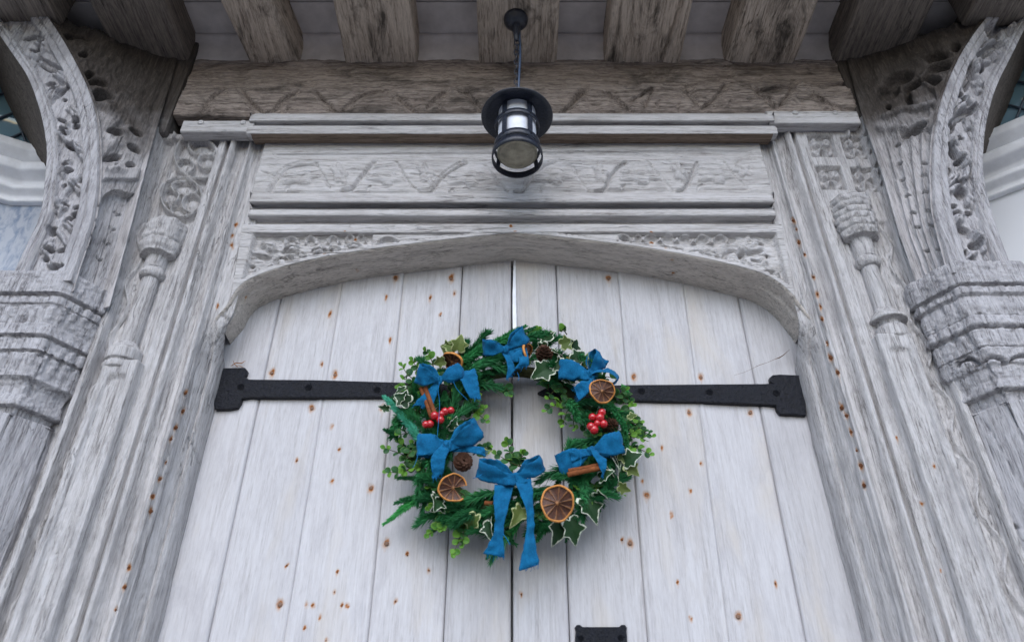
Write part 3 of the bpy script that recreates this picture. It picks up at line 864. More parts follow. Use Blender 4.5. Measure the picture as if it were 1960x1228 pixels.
PITS_SL_ = [(184, 158, 22, 7, 12), (195, 183, 22, 8, 8), (172, 141, 10, 5, -10), (160, 104, 9, 4, -15), (137, 68, 24, 5, 3), (220, 254, 14, 6, 10), (216, 302, 16, 6, -8), (261, 253, 13, 5, 33), (258, 285, 14, 6, 35), (250, 317, 9, 5, 15),
           (240, 128, 14, 8, 35), (262, 215, 26, 18, 30), (245, 205, 8, 18, -30), (300, 200, 12, 10, 0), (210, 120, 12, 7, 30)]
PITS_SL = [p for p in PITS_SL_ if p[:2] not in ((240, 128), (210, 120), (300, 200), (262, 215), (245, 205))]
PITS_SR = [(1797, 131, 24, 7, -12), (1782, 156, 18, 9, -10), (1750, 165, 20, 7, -20), (1720, 150, 26, 12, -15), (1700, 175, 20, 14, -20), (1738, 188, 6, 14, -20), (1790, 108, 20, 12, 0), (1830, 90, 8, 10, 0), (1749, 246, 24, 6, -25), (1700, 205, 5, 4, 0)]
VINE_SR = [[(1842, 100), (1828, 118), (1802, 122), (1778, 132), (1770, 145), (1762, 155), (1770, 166), (1792, 174), (1796, 186)], [(1692, 224), (1720, 212), (1760, 206), (1790, 198)]]
TICK_R = [(1716, 273), (1719, 308), (1724, 339), (1733, 370), (1742, 403), (1750, 431), (1768, 476), (1765, 308), (1763, 331), (1766, 363), (1772, 399), (1778, 427), (1791, 474)]
TICK_L = [(234, 402), (225, 430), (214, 458), (200, 488), (190, 395), (186, 426), (177, 454), (168, 480)]

def corner_post(sg):
    L = sg < 0
    post = empty('corner_post', (sg * 1.02, -.1, 0),
                 'carved oak corner post with round tracery panel and flaring bracket' if L else 'carved oak corner post with four square quatrefoils and flaring bracket', 'post', 'carved posts flanking the door')
    tw = (0, -1.6, 1.2)
    wpts = [(585, .942), (342, .978)] if L else [(455, .970), (345, .984), (236, .990)]
    wz = [ZV(v, -.15) for v, _ in wpts] + [JZ]; wxx = [x for _, x in wpts] + [1.02]
    WX = lambda z: np.interp(z, wz, wxx)
    # --- flat side panel with tracery, hollow behind the colonnette, pedestal, running vine strip
    Zbase = ZV(640 if not L else 690, -.13)
    Ztr = ZV(418, -.125)
    zs = np.concatenate([np.linspace(.02, 1.35, 50, endpoint=False), np.linspace(1.35, ZV(250 if L else 231, -.125), 420)])
    x = np.linspace(.803, 1.02, 108)
    X, Z = np.meshgrid(x, zs)
    P = np.stack([sg * X, np.full_like(X, -.112), Z], -1)
    def carve(U, V, P):
        x = np.abs(P[..., 0]); z = P[..., 2]
        xs_ = x + (.966 - WX(z)) * smooth(.895, .93, x)
        up = smooth(Ztr - .01, Ztr + .005, z)
        ped = 1 - smooth(Zbase - .004, Zbase, z)
        h = np.zeros(U.shape)
        inped = smooth(.829, .834, x) * (1 - smooth(.910, .915, x))
        h += ped * inped * .028
        # sunk face of the pedestal
        h -= ped * .008 * smooth(.848, .855, x) * (1 - smooth(.890, .897, x)) * (1 - smooth(Zbase - .05, Zbase - .035, z))
        hollow = (1 - ped) * (1 - up) * inped
        h -= hollow * .012 * np.sin(np.clip((x - .83) / .085, 0, 1) * np.pi) ** .6
        # ribs
        h += .012 * np.exp(-((xs_ - .926) / .0035) ** 2) * up + .026 * smooth(.958, .964, xs_) * (1 - smooth(.974, .985, xs_) * .9)
        # vine strip
        st = smooth(.918, .922, xs_) * (1 - smooth(.955, .960, xs_)) * (1 - up)
        ph = z * 2 * np.pi / .155 + (0 if L else 1.1)
        cx = .944 + .011 * np.sin(ph)
        d = np.abs(xs_ - cx) / np.sqrt(1 + (.011 * 2 * np.pi / .155 * np.cos(ph)) ** 2)
        h += st * (-.006 + .010 * ridge(d, .0045) + .010 * np.clip(fbm(x * 90, z * 55, 3 + sg, 2) - .45, -.2, .3))
        if L:
            # two rounds of cusped tracery
            tr = up * smooth(.822, .828, x) * (1 - smooth(.952, .958, xs_)) * (1 - smooth(ZV(264, -.12), ZV(261, -.12), z))
            g = np.full(U.shape, -.020)
            rings = [(376, 300, 44, 40, 30), (347, 375, 40, 38, 25)]
            for (cx_, cy_, rx, ry, ro) in rings:
                e = ell(U, V, cx_, cy_, rx, ry, ro)
                g = np.where(e < 1.0, -.022, g)
                g = np.maximum(g, -.022 + .025 * np.exp(-((e - .98) / .075) ** 2))
            for (cx_, cy_, rx, ry, ro) in [(386, 279, 27, 15, 10), (395, 305, 18, 15, 0), (352, 315, 17, 14, -20), (352, 357, 25, 14, 8), (366, 386, 19, 17, 0), (325, 372, 16, 15, -10), (340, 402, 18, 9, 30)]:
                e = ell(U, V, cx_, cy_, rx, ry, ro)
                g = np.maximum(g, -.022 + .021 * np.exp(-((e - 1.0) / .13) ** 2))
                g = np.maximum(g, -.022 + .008 * (1 - smooth(.2, .7, e)))
            h += tr * g
        else:
            for sq in [[(1542, 259), (1593, 260), (1602, 303), (1554, 303)], [(1606, 263), (1657, 264), (1671, 306), (1618, 307)], [(1559, 319), (1608, 320), (1622, 366), (1572, 365)], [(1625, 323), (1679, 323), (1690, 370), (1638, 368)]]:
                q = np.array(sq, float)
                # local square coordinates (affine fit)
                e1 = ((q[1] - q[0]) + (q[2] - q[3])) / 2; e2 = ((q[3] - q[0]) + (q[2] - q[1])) / 2
                c = q.mean(0); Mi = np.linalg.inv(np.array([e1, e2]).T)
                a = Mi[0, 0] * (U - c[0]) + Mi[0, 1] * (V - c[1]); b = Mi[1, 0] * (U - c[0]) + Mi[1, 1] * (V - c[1])
                ins = (1 - smooth(.46, .50, np.abs(a))) * (1 - smooth(.46, .50, np.abs(b)))
                r = np.hypot(a, b); th = np.arctan2(b, a)
                pet = np.abs(np.sin(2 * th)) ** 2.2 * smooth(.52, .42, r) * smooth(.02, .10, r)
                pet = pet * (1 - .6 * np.exp(-((r - .33) / .06) ** 2) * np.exp(-(np.cos(2 * th) / .35) ** 2))
                g = -.020 + .018 * np.clip(pet, 0, 1) + .009 * (1 - smooth(.05, .12, r)) + .004 * (fbm(U * .25, V * .25, 1.1, 2) - .5)
                h += ins * g
            h += .004 * up
        h += (fbm(x * 30, z * 16, 4.0 + sg, 3) - .5) * .004 + (fbm(x * 120, z * 60, 2.0 + sg, 3) - .5) * .004
        return h
    surf('side_panel', P, None, MAT['oak_post'], post, 2, .0014, 50 + sg, .05, carve=carve, toward=tw,
         attrs={'rust': rust_fn([(1716, 840, .9), (1788, 890, 1.0), (1764, 964, .9), (1800, 1089, .7)] if not L else [(240, 650, .5), (258, 932, .6), (42, 828, .8)])})
    # --- colonnette: capital, necking, shaft, base
    cx, cy = sg * .886, -.106
    zc = lambda v: ZV(v, cy - .03)
    if L: v_top, v_b, v_n, v_r, v_s, v_base = 424, 458, 482, 512, 524, 655
    else: v_top, v_b, v_n, v_r, v_s, v_base = 378, 400, 449, 490, 502, 590
    z0 = zc(v_top)
    cap = np.array([(.002, z0 + .012), (.036, z0 + .012), (.048, z0 + .004), (.052, zc(v_top + 12)), (.050, zc(v_b - 4)), (.046, zc(v_b)), (.051, zc(v_b + 3)), (.050, zc(v_b + (v_n - v_b) * .5)), (.044, zc(v_n - 5)), (.045, zc(v_n - 1)), (.036, zc(v_n) - .001), (.027, zc(v_n + 1) - .002), (.025, zc(v_r - 8))])
    th = np.linspace(0, 2 * np.pi, 64, endpoint=False)
    pr = resample(cap, step=.003)
    TH, RR = np.meshgrid(th, pr[:, 0]); ZZ = np.repeat(pr[:, 1][:, None], 64, 1)
    bell = smooth(zc(v_n), zc(v_n - 4), ZZ)
    sc_ = np.abs(np.sin(TH * 4 + 1.5 * (ZZ > zc(v_b))))
    RR2 = RR + bell * (.004 * (sc_ - .6)) + (fbm(np.cos(TH) * 3 + 5, np.sin(TH) * 3, ZZ * 60, 3) - .5) * (.012 if L else .007)
    if not L:  # overlapping leaf scales
        row = np.floor((ZZ - zc(v_n)) / .021); fz = (ZZ - zc(v_n)) / .021 - row
        ang = TH * 5 / np.pi + .5 * row; fa = np.abs((ang % 1) - .5) * 2
        RR2 += bell * .006 * (smooth(.0, .25, fz - .45 * fa ** 2) - .5)
    Pc = np.stack([cx + RR2 * np.cos(TH), cy + RR2 * np.sin(TH), ZZ], -1)
    mesh_obj('colonnette_capital', Pc.reshape(-1, 3), grid_faces(len(pr), 64, True, True), MAT['oak_v'], post)
    lathe('necking', resample([(.024, zc(v_r - 9)), (.027, zc(v_r - 5)), (.031, zc(v_r - 1)), (.031, zc(v_r + 4)), (.027, zc(v_s - 3)), (.019, zc(v_s - 1))], step=.003), 24 if L else 12, MAT['oak_v'], post, (cx, cy, 0), wob=.10)
    lathe('shaft', resample([(.0205, zc(v_s - 4)), (.0225, zc(v_base + 6))], step=.01), 10, MAT['oak_v'], post, (cx, cy, 0), wob=.09)
    zb0 = zc(v_base)
    if L: bp = [(.022, zb0 + .012), (.028, zb0 + .002), (.040, zb0 - .014), (.0405, zc(683)), (.034, zc(685)), (.035, zc(688)), (.040, zc(691)), (.040, zc(700)), (.034, zc(702))]
    else: bp = [(.022, zb0 + .014), (.029, zb0 + .002), (.044, zc(603)), (.044, zc(606)), (.028, zc(608)), (.027, zc(614)), (.037, zc(620)), (.038, zc(640)), (.034, zc(642))]
    lathe('colonnette_base', resample(bp, step=.003), 20, MAT['oak_v'], post, (cx, cy, 0), wob=.06)
    # --- bracket: front band, carved inner side, plain outer side (all by level slices)
    fo, fi = edge_fn(band_L_out if L else band_R_out), edge_fn(band_L_in if L else band_R_in)
    Zb = ZV(548 if L else 532, YB + .01); zs = np.linspace(Zb, JZ + .02, 420)
    w = np.linspace(0, 1, 80)
    P = np.zeros((len(zs), len(w), 3))
    xo, xi = fo(zs), fi(zs)
    P[..., 0] = xi[:, None] * (1 - w) + xo[:, None] * w; P[..., 1] = YBf(zs)[:, None]; P[..., 2] = zs[:, None]
    W = np.broadcast_to(w, P.shape[:2])
    def bcarve(U, V, P):
        rib = np.maximum(1 - smooth(.30, .33, W), smooth(.78, .81, W))
        h = .010 * rib
        for g in (.16, .30, .82, .90):
            h -= .005 * np.exp(-((W - g - .006 * np.sin(P[..., 2] * 40)) / .010) ** 2)
        fld = 1 - rib
        lum = (fbm(U * .07, V * .07, 2.0 + sg, 3) - .5) * .010
        for k_ in range(14):      # leaves turning off the vine, left and right by turns
            z_ = Zb + .05 + k_ * .062; xm = (fo(np.array([z_])) * (.40 + .28 * (k_ % 2)) + fi(np.array([z_])) * (.60 - .28 * (k_ % 2)))[0]
            uu, vv = proj(np.array([xm, float(YBf(z_)), z_])); lum = np.maximum(lum, leaf_relief(U, V, uu, vv, 19, 10, (-55 if k_ % 2 else 40) * (1 if L else -1), .016) - .002)
        h += fld * (lum - .006)
        for pts in (VINE_BL if L else VINE_BR):
            h += fld * .014 * ridge(dpoly(U, V, chaikin(pts, 2)), 6)
        h += pits(U, V, PITS_BL if L else PITS_BR, .030, .22)
        h += (fbm(P[..., 0] * 30, P[..., 2] * 20, 1.0, 3) - .5) * .005
        return h
    surf('bracket_band', P, None, MAT['oak_pier'], post, 2, .0018, 60 + sg, .02, carve=bcarve, toward=tw)
    zs2 = np.linspace(Zb - .02, JZ + .02, 300)
    q = np.linspace(0, 1, 110)
    xi = fi(zs2)
    wx = sg * WX(zs2); wy = -.146 + .016 * smooth(Zb + .5, JZ, zs2)
    P = np.zeros((len(zs2), len(q), 3))
    P[..., 0] = wx[:, None] * (1 - q) + xi[:, None] * q; P[..., 1] = wy[:, None] * (1 - q) + (YBf(zs2) + .004)[:, None] * q; P[..., 2] = zs2[:, None]
    Q = np.broadcast_to(q, P.shape[:2])
    def scarve(U, V, P):
        h = np.zeros(U.shape)
        fol = smooth(.05, .12, Q) * (1 - smooth(.93, .97, Q))
        if L:
            zl = smooth(338, 326, V)
            h += fol * zl * ((fbm(U * .045, V * .045, 7.0, 3) - .5) * (.012 + .028 * smooth(.35, .6, Q)))
            h += pits(U, V, PITS_SL, .032, .3) * fol
            # bar and blind arch below
            h += .010 * fol * (smooth(322, 326, V) * (1 - smooth(344, 348, V)))
            arch = [(192, 392), (194, 380), (203, 370), (218, 364), (232, 364), (247, 370)]
            below = (V > np.interp(U, [p[0] for p in arch], [p[1] for p in arch]))
            inside = smooth(348, 352, V)
            h -= fol * inside * np.where(below, .022, .0)
            h -= .004 * fol * np.exp(-((Q - .42) / .02) ** 2) * (V > 380)
            for (u, v) in TICK_L: h -= .008 * ridge(dpoly(U, V, [(u - 5, v - 5), (u - 2, v + 2), (u + 5, v + 2)]), 2.4)
        else:
            zl = smooth(250, 236, V)
            h += fol * zl * ((fbm(U * .045, V * .045, 9.0, 3) - .5) * (.012 + .024 * smooth(.35, .6, Q)))
            h += pits(U, V, PITS_SR, .032, .3) * fol
            for pts in VINE_SR: h += .013 * ridge(dpoly(U, V, chaikin(pts, 2)), 5) * fol
            low = smooth(240, 250, V)
            h -= fol * low * .014
            for c_ in (.22, .40, .60, .78): h += fol * low * .006 * np.exp(-((Q - c_) / .035) ** 2)
            for (u, v) in TICK_R: h -= .012 * pit(U, V, u, v, 6, 2.6, -12)
        h += .012 * (1 - smooth(.02, .08, Q)) + .006 * smooth(.95, .98, Q)
        h += (fbm(P[..., 1] * 30, P[..., 2] * 18, 6.0, 3) - .5) * .006
        return h
    surf('bracket_side', P, None, MAT['oak_side'], post, 2, .0018, 70 + sg, .01, carve=scarve, toward=tw)
    zs3 = np.linspace(Zb - .02, JZ + .02, 120)
    rear = sg * np.maximum(1.22, 1.36 + (zs3 - 1.2 - 1.667) * .77)
    q = np.linspace(0, 1, 40)
    P = np.zeros((len(zs3), len(q), 3))
    P[..., 0] = fo(zs3)[:, None] * (1 - q) + rear[:, None] * q; P[..., 1] = (YBf(zs3) + .004)[:, None] * (1 - q) - .015 * q; P[..., 2] = zs3[:, None]
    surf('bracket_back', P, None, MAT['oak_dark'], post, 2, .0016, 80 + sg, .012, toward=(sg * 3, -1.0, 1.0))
    # --- pier and its moulded capital
    cap_path = resample([(1.26, .07), (1.245, -.11), (1.165, -.203), (1.155, -.207), (1.022, -.207), (1.014, -.203), (.962, -.127), (.985, -.08)], n=200)
    low_path = resample([(1.26, .07), (1.245, -.11), (1.165, -.200), (1.155, -.203), (1.030, -.203), (1.022, -.199), (.970, -.127), (.99, -.08)], n=200)
    def pier(name, zs, offs, mat, ero, seed, carve=None, path=None):
        P = np.zeros((len(zs), len(path), 3))
        if name == 'capital':     # dies into the slimmer pier below
            k = smooth(zs[0], zs[0] + .07, zs)[:, None, None] * .75 + .25
        else: k = .25 * smooth(zs[-1] - .14, zs[-1], zs)[:, None, None]
        paths = low_path[None] * (1 - k) + cap_path[None] * k
        t = np.gradient(cap_path, axis=0); t /= np.linalg.norm(t, axis=1, keepdims=True)
        n = np.stack([t[:, 1], -t[:, 0]], 1)
        if n[100, 1] > 0: n = -n
        off = np.interp(zs, offs[0], offs[1])
        P[..., 0] = sg * (paths[..., 0] + n[None, :, 0] * off[:, None]); P[..., 1] = paths[..., 1] + n[None, :, 1] * off[:, None]
        P[..., 2] = zs[:, None]
        return surf(name, P, None, mat, post, 2, ero, seed, .015, carve=carve, toward=(sg * 1.0, -1.6, 1.6))
    if L: ol = [(524, .022), (530, .024), (563, .022), (564.5, .007), (569, .007), (570, .017), (582, .017), (583, .010), (586, .010), (587, .018), (612, .010), (618, .009), (620, .013), (640, .016), (641.5, .002), (646, .002), (647, .011), (668, .011), (669, .001), (674, .001), (675, .010), (708, .004), (716, .006), (722, -.006), (730, -.012), (745, -.012), (760, -.004), (766, -.004), (768, -.02), (784, -.022)]
    else: ol = [(505, .022), (512, .024), (545, .022), (547, .007), (550, .007), (552, .018), (562, .018), (566, .007), (573, .010), (590, .014), (600, .010), (604, .006), (606, .014), (620, .018), (623, .014), (624.5, .001), (629, .001), (631, .010), (660, .008), (661, .003), (664, .003), (665, .011), (684, .008), (690, .004), (694, -.004), (715, -.010), (732, -.002), (735, -.003), (737, -.02), (760, -.022)]
    zt = np.array([ZV(v, YB) for v, _ in ol]); of = np.array([o for _, o in ol])
    o_ = np.argsort(zt); zt, of = zt[o_], of[o_] * .8 + .002
    def cc(U, V, P):
        h = (fbm(P[..., 0] * 40, P[..., 2] * 40, P[..., 1] * 40, 3) - .5) * .006 + (fbm(P[..., 0] * 150, P[..., 2] * 110, P[..., 1] * 150, 3) - .5) * .006
        if L:
            b1 = smooth(586, 590, V) * (1 - smooth(612, 622, V)); b2 = smooth(674, 680, V) * (1 - smooth(708, 722, V))
            s = P[..., 0] * 1.0 + P[..., 1] * .8
            h += (b1 + b2) * .006 * (np.abs(np.sin(s * 2 * np.pi / .062)) - .55)
            h += .007 * (fbm(U * .05, V * .09, 3.0, 2) - .5) * smooth(560, 545, V)
        else:
            b1 = smooth(628, 634, V) * (1 - smooth(656, 664, V)); b2 = smooth(580, 586, V) * (1 - smooth(598, 606, V))
            s = P[..., 0] * 1.0 - P[..., 1] * .8
            h += (b1 + b2) * .005 * (np.abs(np.sin(s * 2 * np.pi / .072)) - .55)
            for (cx_, cy_) in [(1852, 702), (1903, 698), (1958, 696), (2010, 696)]:
                e = ell(U, V, cx_, cy_, 22, 17)
                h -= .016 * np.exp(-((e - .9) / .2) ** 2) * (V < cy_ + 2)
            h += .007 * (fbm(U * .05, V * .09, 5.0, 2) - .5) * smooth(545, 530, V)
        return h
    zs = np.linspace(zt[0], zt[-1], 260)
    pier('capital', zs, (zt, of), MAT['oak_pier'], .0018, 90 + sg, cc, cap_path)
    def pc(U, V, P):
        s = P[..., 0] * .8 * sg + P[..., 1] * .8
        h = .007 * np.sin(s * 2 * np.pi / .075) + (fbm(s * 18, P[..., 2] * 7, sg, 3) - .5) * .022
        h += pits(U, V, [(140, 800, 22, 7, -25), (120, 880, 20, 8, -20), (60, 960, 8, 4, -20), (12, 1145, 16, 8, -30), (80, 1000, 30, 10, -20), (100, 950, 14, 5, 0)] if L
                  else [(1830, 838, 9, 4, -20), (1875, 960, 24, 7, 25), (1920, 1005, 26, 5, 8), (1845, 985, 6, 14, -15), (1935, 1130, 8, 18, 20), (1905, 1150, 8, 30, -35), (1890, 1040, 8, 6, -40)], .012, .5)
        if L: h -= .006 * ridge(dpoly(U, V, [(120, 898), (140, 890), (160, 890), (172, 882), (186, 878)]), 2)
        else:
            for pts in ([(1872, 1090), (1895, 1145), (1930, 1190)], [(1830, 800), (1850, 850), (1870, 880)], [(1800, 960), (1815, 1000)]): h -= .006 * ridge(dpoly(U, V, pts), 2.4)
        return h
    zs = np.concatenate([np.linspace(.02, 1.1, 30, endpoint=False), np.linspace(1.1, zt[0] + .004, 240)])
    pier('pier', zs, (np.array([0., zt[0] - .12, zt[0]]), np.array([-.004, -.004, -.012])), MAT['oak_pier'], .0024, 95 + sg, pc, low_path)
    # head block that carries the jetty over the bracket
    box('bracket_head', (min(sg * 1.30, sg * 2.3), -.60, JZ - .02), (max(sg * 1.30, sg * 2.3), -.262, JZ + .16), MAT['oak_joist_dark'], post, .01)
    box('upper_post', (min(sg * .985, sg * 1.06), -.135, ZV(250, -.14)), (max(sg * .972, sg * 1.06), .05, JZ + .1), MAT['oak_side'], post, .012)
    return post
for sg in (-1, 1): corner_post(sg)

# ------------------------------------------------------------------ mullioned windows either side
MAT['paint'] = plain('white_painted_timber', (.74, .75, .78), .6, .3, .08, 30, .1, .003)
MAT['lead'] = plain('lead_came', (.05, .07, .10), .5, .5, .3, 60, .1)
def glassy(name, col, rough, dapple=None):
    m, N, L, B = M_new(name)
    tc = N.new("ShaderNodeTexCoord")
    if dapple:
        n = n_noise(N, L, n_map(N, L, tc.outputs['Object'], (60, 60, 24)), 1, 4, .6, .6)
        c = n_ramp(N, L, n, [(.36, dapple), (.56, col)]); L.new(c, B.inputs['Base Color'])
    else: B.inputs['Base Color'].default_value = (*col, 1)
    B.inputs['Roughness'].default_value = rough; B.inputs['Specular IOR Level'].default_value = .8
    B.inputs['Coat Weight'].default_value = 1.0; B.inputs['Coat Roughness'].default_value = .03
    wv = n_noise(N, L, tc.outputs['Object'], 14, 2)
    bp = N.new("ShaderNodeBump"); bp.inputs['Strength'].default_value = .12; bp.inputs['Distance'].default_value = .01
    L.new(wv, bp.inputs['Height']); L.new(bp.outputs[0], B.inputs['Normal']); L.new(bp.outputs[0], B.inputs['Coat Normal'])
    return m
MAT['pane_dark'] = glassy('old_window_glass', (.16, .29, .36), .08)
MAT['pane_white'] = glassy('pane_with_painted_sky', (.80, .82, .86), .25)  # bright sky reflection painted into the pane's base colour
MAT['pane_blue'] = glassy('pane_with_painted_reflection', (.56, .60, .67), .3, (.26, .33, .46))  # reflected trees and sky painted as mottling in the base colour
def side_window(sg):
    L = sg < 0
    win = empty('side_window', (sg * 1.6, 0, 0), 'leaded window above a moulded transom left bay with blue dappled lower pane' if False else
                ('window with leaded lattice above and blue dappled pane below' if L else 'window with plain bright white pane below a stepped transom'), 'window')
    path = [(-1.10, .03), (-1.44, .03), (-2.2, -.36)] if L else [(1.10, .03), (1.34, .03), (2.2, -.62)]
    path = resample(path, step=.02)
    zt, zb = (ZV(300, .03), ZV(395, .03))
    prof = resample([(0, zt + .01), (.05, zt), (.055, zt - .03), (.04, zt - .045), (.02, zt - .06), (.05, zt - .075), (.06, zt - .09), (.055, zt - .11), (.02, zt - .125), (.015, zt - .14), (.03, zt - .15), (.035, zt - .165), (.012, zt - .18), (.01, zb + .012), (.022, zb + .010), (.022, zb), (0, zb - .002)], step=.005)
    t = np.gradient(path, axis=0); t /= np.linalg.norm(t, axis=1, keepdims=True)
    n = np.stack([t[:, 1], -t[:, 0]], 1)
    n[n[:, 1] > 0] *= -1
    P = np.zeros((len(prof), len(path), 3))
    P[..., 0] = path[None, :, 0] + n[None, :, 0] * prof[:, 0][:, None]; P[..., 1] = path[None, :, 1] + n[None, :, 1] * prof[:, 0][:, None]; P[..., 2] = prof[:, 1][:, None]
    surf('transom', P, None, MAT['paint'], win, skirt=.0, toward=(sg * 1.4, -3, 1.2))
    def pane(name, z0, z1, mat, off):
        Q = np.zeros((2, len(path), 3)); Q[..., 0] = path[None, :, 0] + n[None, :, 0] * off; Q[..., 1] = path[None, :, 1] + n[None, :, 1] * off
        Q[0, :, 2] = z0; Q[1, :, 2] = z1
        return surf(name, Q, None, mat, win, skirt=.004, toward=(sg * 1.4, -3, 1.2))
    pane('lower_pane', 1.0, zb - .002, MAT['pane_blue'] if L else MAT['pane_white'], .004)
    up = pane('upper_pane', zt - .002, JZ + .1, MAT['pane_dark'], -.004)
    # lead lattice
    def on(a, z, off=.002):
        s = np.interp(a, np.linspace(0, 1, len(path)), np.arange(len(path))); i = int(min(s, len(path) - 2)); f = s - i
        p = path[i] * (1 - f) + path[i + 1] * f; m = n[i]
        return (p[0] + m[0] * off, p[1] + m[1] * off, z)
    for k in range(-8, 16):
        for dr in (1, -1):
            pts = [on(min(max(a, 0), 1), zt + (a - k * .075 - (0 if dr > 0 else .3)) * dr * 1.9) for a in np.linspace(0, 1, 60)]
            pts = [p for p in pts if zt - .001 < p[2] < JZ + .09]
            if len(pts) > 2: tube('lead_came', pts, .004, MAT['lead'], win, 6)
    for a in (.0, .52, .98):
        p = on(a, 0)
        box('mullion', (p[0] - .03, p[1] - .03, 1.0), (p[0] + .03, p[1] + .03, zb - .001), MAT['paint'], win, .006)
    return win
for sg in (-1, 1): side_window(sg)

# ------------------------------------------------------------------ door leaves
big_n = [(757, 533, 1), (863, 533, 1), (520, 713, 1), (641, 717, 1), (597, 781, 1), (731, 781, 1), (710, 933, 1.1), (740, 1039, 1.2), (536, 1156, 1.2), (1165, 533, 1), (1214, 721, 1), (1342, 722, 1), (1319, 789, 1), (1436, 789, 1),
         (1238, 948, 1.1), (1206, 1039, 1.1), (1413, 1179, 1.2)]
small_n = [(635, 816), (568, 881), (635, 921), (549, 1081), (646, 1095), (640, 1132), (587, 1158), (599, 1158), (655, 1159), (665, 1159), (613, 1181), (780, 1062), (821, 1091), (757, 1150), (650, 861), (739, 568), (632, 600), (748, 653), (616, 697),
           (823, 571), (870, 561), (843, 604), (1087, 846), (1267, 856), (1342, 887), (1321, 940), (1286, 985), (1230, 921), (1191, 1033), (1296, 1113), (1322, 1185), (1484, 1116), (998, 1137), (583, 1199), (624, 1225)]
leaf_edges = {-1: [(-.72, -.72, 'g'), (-.5985, -.5965, 'g'), (-.444, -.446, 'l'), (-.286, -.283, 'l'), (-.132, -.135, 'g'), (-.0015, -.0015, 'g')],
              1: [(.0015, .0015, 'g'), (.117, .1135, 'g'), (.280, .266, 'l'), (.448, .425, 'l'), (.586, .577, 'g'), (.72, .72, 'g')]}
Z0P, Z1P = .03, 2.575
zlo, zhi = ZV(1228, 0), ZV(540, 0)
def rust_planks(U, V, Q):
    r = rust_fn([(u, v, 1.15 * s) for u, v, s in big_n], scale=5.6, tall=1.5)(U, V, Q)
    r2 = rust_fn([(u, v, .85) for u, v in small_n], scale=4.2, tall=2.2)(U, V, Q)
    return np.maximum(r, r2)
plank_list = []
def door_leaf(sg):
    leaf = empty('door_leaf', (sg * .33, .02, .03), 'pale plank door leaf hung on the strap hinge with a bare upper field' if False else
                 ('pale oak plank door leaf without any latch plate' if sg < 0 else 'pale oak plank door leaf carrying a small black iron plate low down'), 'door', 'pair of plank doors')
    ed = leaf_edges[sg]
    for i in range(5):
        (ta, ba, ka), (tb, bb, kb) = ed[i], ed[i + 1]
        zs = np.concatenate([np.linspace(Z0P, 1.45, 24, endpoint=False), np.linspace(1.45, Z1P, 300)])
        n = max(20, int((tb - ta) / .0042))
        gap = .0011; ga = gap if ka == 'g' else .0001; gb = gap if kb == 'g' else .0001
        f = np.linspace(0, 1, n)
        fr = (zs - zlo) / (zhi - zlo)
        xa = (ba + (ta - ba) * fr) + ga; xb = (bb + (tb - bb) * fr) - gb
        wa = (fbm(zs * 2.5, i * 3.3 + sg, 0) - .5) * .002
        P = np.zeros((len(zs), n, 3))
        P[..., 0] = (xa + wa)[:, None] * (1 - f) + (xb + wa)[:, None] * f
        yoff = [0.0, .0015, -.001, .001, 0][i] * 1.0
        P[..., 1] = yoff; P[..., 2] = zs[:, None]
        w = P[..., 0] - xa[:, None]; w2 = xb[:, None] - P[..., 0]
        h = np.zeros(P.shape[:2])
        def edge(d, kind, over):
            if kind == 'g': return -.003 * (1 - smooth(0, .004, d))
            if over: return .0026 * (1 - smooth(.008, .018, d)) - .0022 * (1 - smooth(.0, .004, d))
            return -.0005 * (1 - smooth(0, .003, d))
        h += edge(w, ka, sg > 0) + edge(w2, kb, sg < 0)
        h += (fbm(P[..., 0] * 18, P[..., 2] * 1.5, i + 3.0 * sg, 3) - .5) * .0035
        def carve(U, V, P):
            r = np.zeros(U.shape)
            for (u, v, s) in big_n: r -= .0022 * pit(U, V, u, v, 6 * s, 6.5 * s)
            for (u, v) in small_n: r -= .0015 * pit(U, V, u, v, 3, 4)
            return r
        pk = surf('plank', P, h, MAT['plank'], leaf, 2, .0006, i * 5 + sg, .028, carve=carve, attrs={'rust': rust_planks}, toward=(0, -1.6, 1.2))
        plank_list.append((sg, i, ed[i], ed[i + 1], pk))
    def own(x, z):
        fr = (z - zlo) / (zhi - zlo)
        for s, i, a, b, pk in plank_list:
            if s == sg and a[1] + (a[0] - a[1]) * fr <= x <= b[1] + (b[0] - b[1]) * fr: return pk
    for (u, v, s) in big_n:
        p = PX(u, v, .0012); pk = own(p[0], p[2])
        if pk: put(_bolt_me, 'screw', p, .0040 * s, pk, .45)
    for (u, v) in small_n:
        p = PX(u, v, .001); pk = own(p[0], p[2])
        if pk: put(_nail_me, 'nail', p, .0017, pk, .5)
    # strap hinge
    if sg < 0:
        px = [(425, 706), (470, 705), (475, 711), (473, 718), (469, 722), (478, 727.5), (600, 728.5), (760, 733), (900, 737), (918, 748), (900, 762), (760, 761), (640, 762), (480, 761.5), (464, 764), (462, 772), (456, 781), (440, 784), (413, 784), (408, 768)]
        riv = [(461, 740), (591, 741), (722, 746), (850, 748)]
    else:
        px = [(1540, 720), (1492, 718), (1478, 719), (1472, 724), (1473, 731), (1478, 735), (1462, 736), (1330, 737), (1200, 738), (1075, 741), (1050, 741), (1029, 752), (1048, 760), (1075, 763), (1200, 768), (1330, 770), (1465, 775), (1484, 777), (1486, 785), (1492, 793), (1542, 796)]
        riv = [(1228, 748), (1358, 750), (1486, 752), (1100, 751)]
    st = plate('strap_hinge', [tuple(PX(u, v, -.007)[[0, 2]]) for u, v in px], -.0125, .0145, MAT['iron'], leaf, .003)
    for (u, v) in riv: put(_rivet_me, 'rivet', PX(u, v, -.0125), .0090, st, .8)
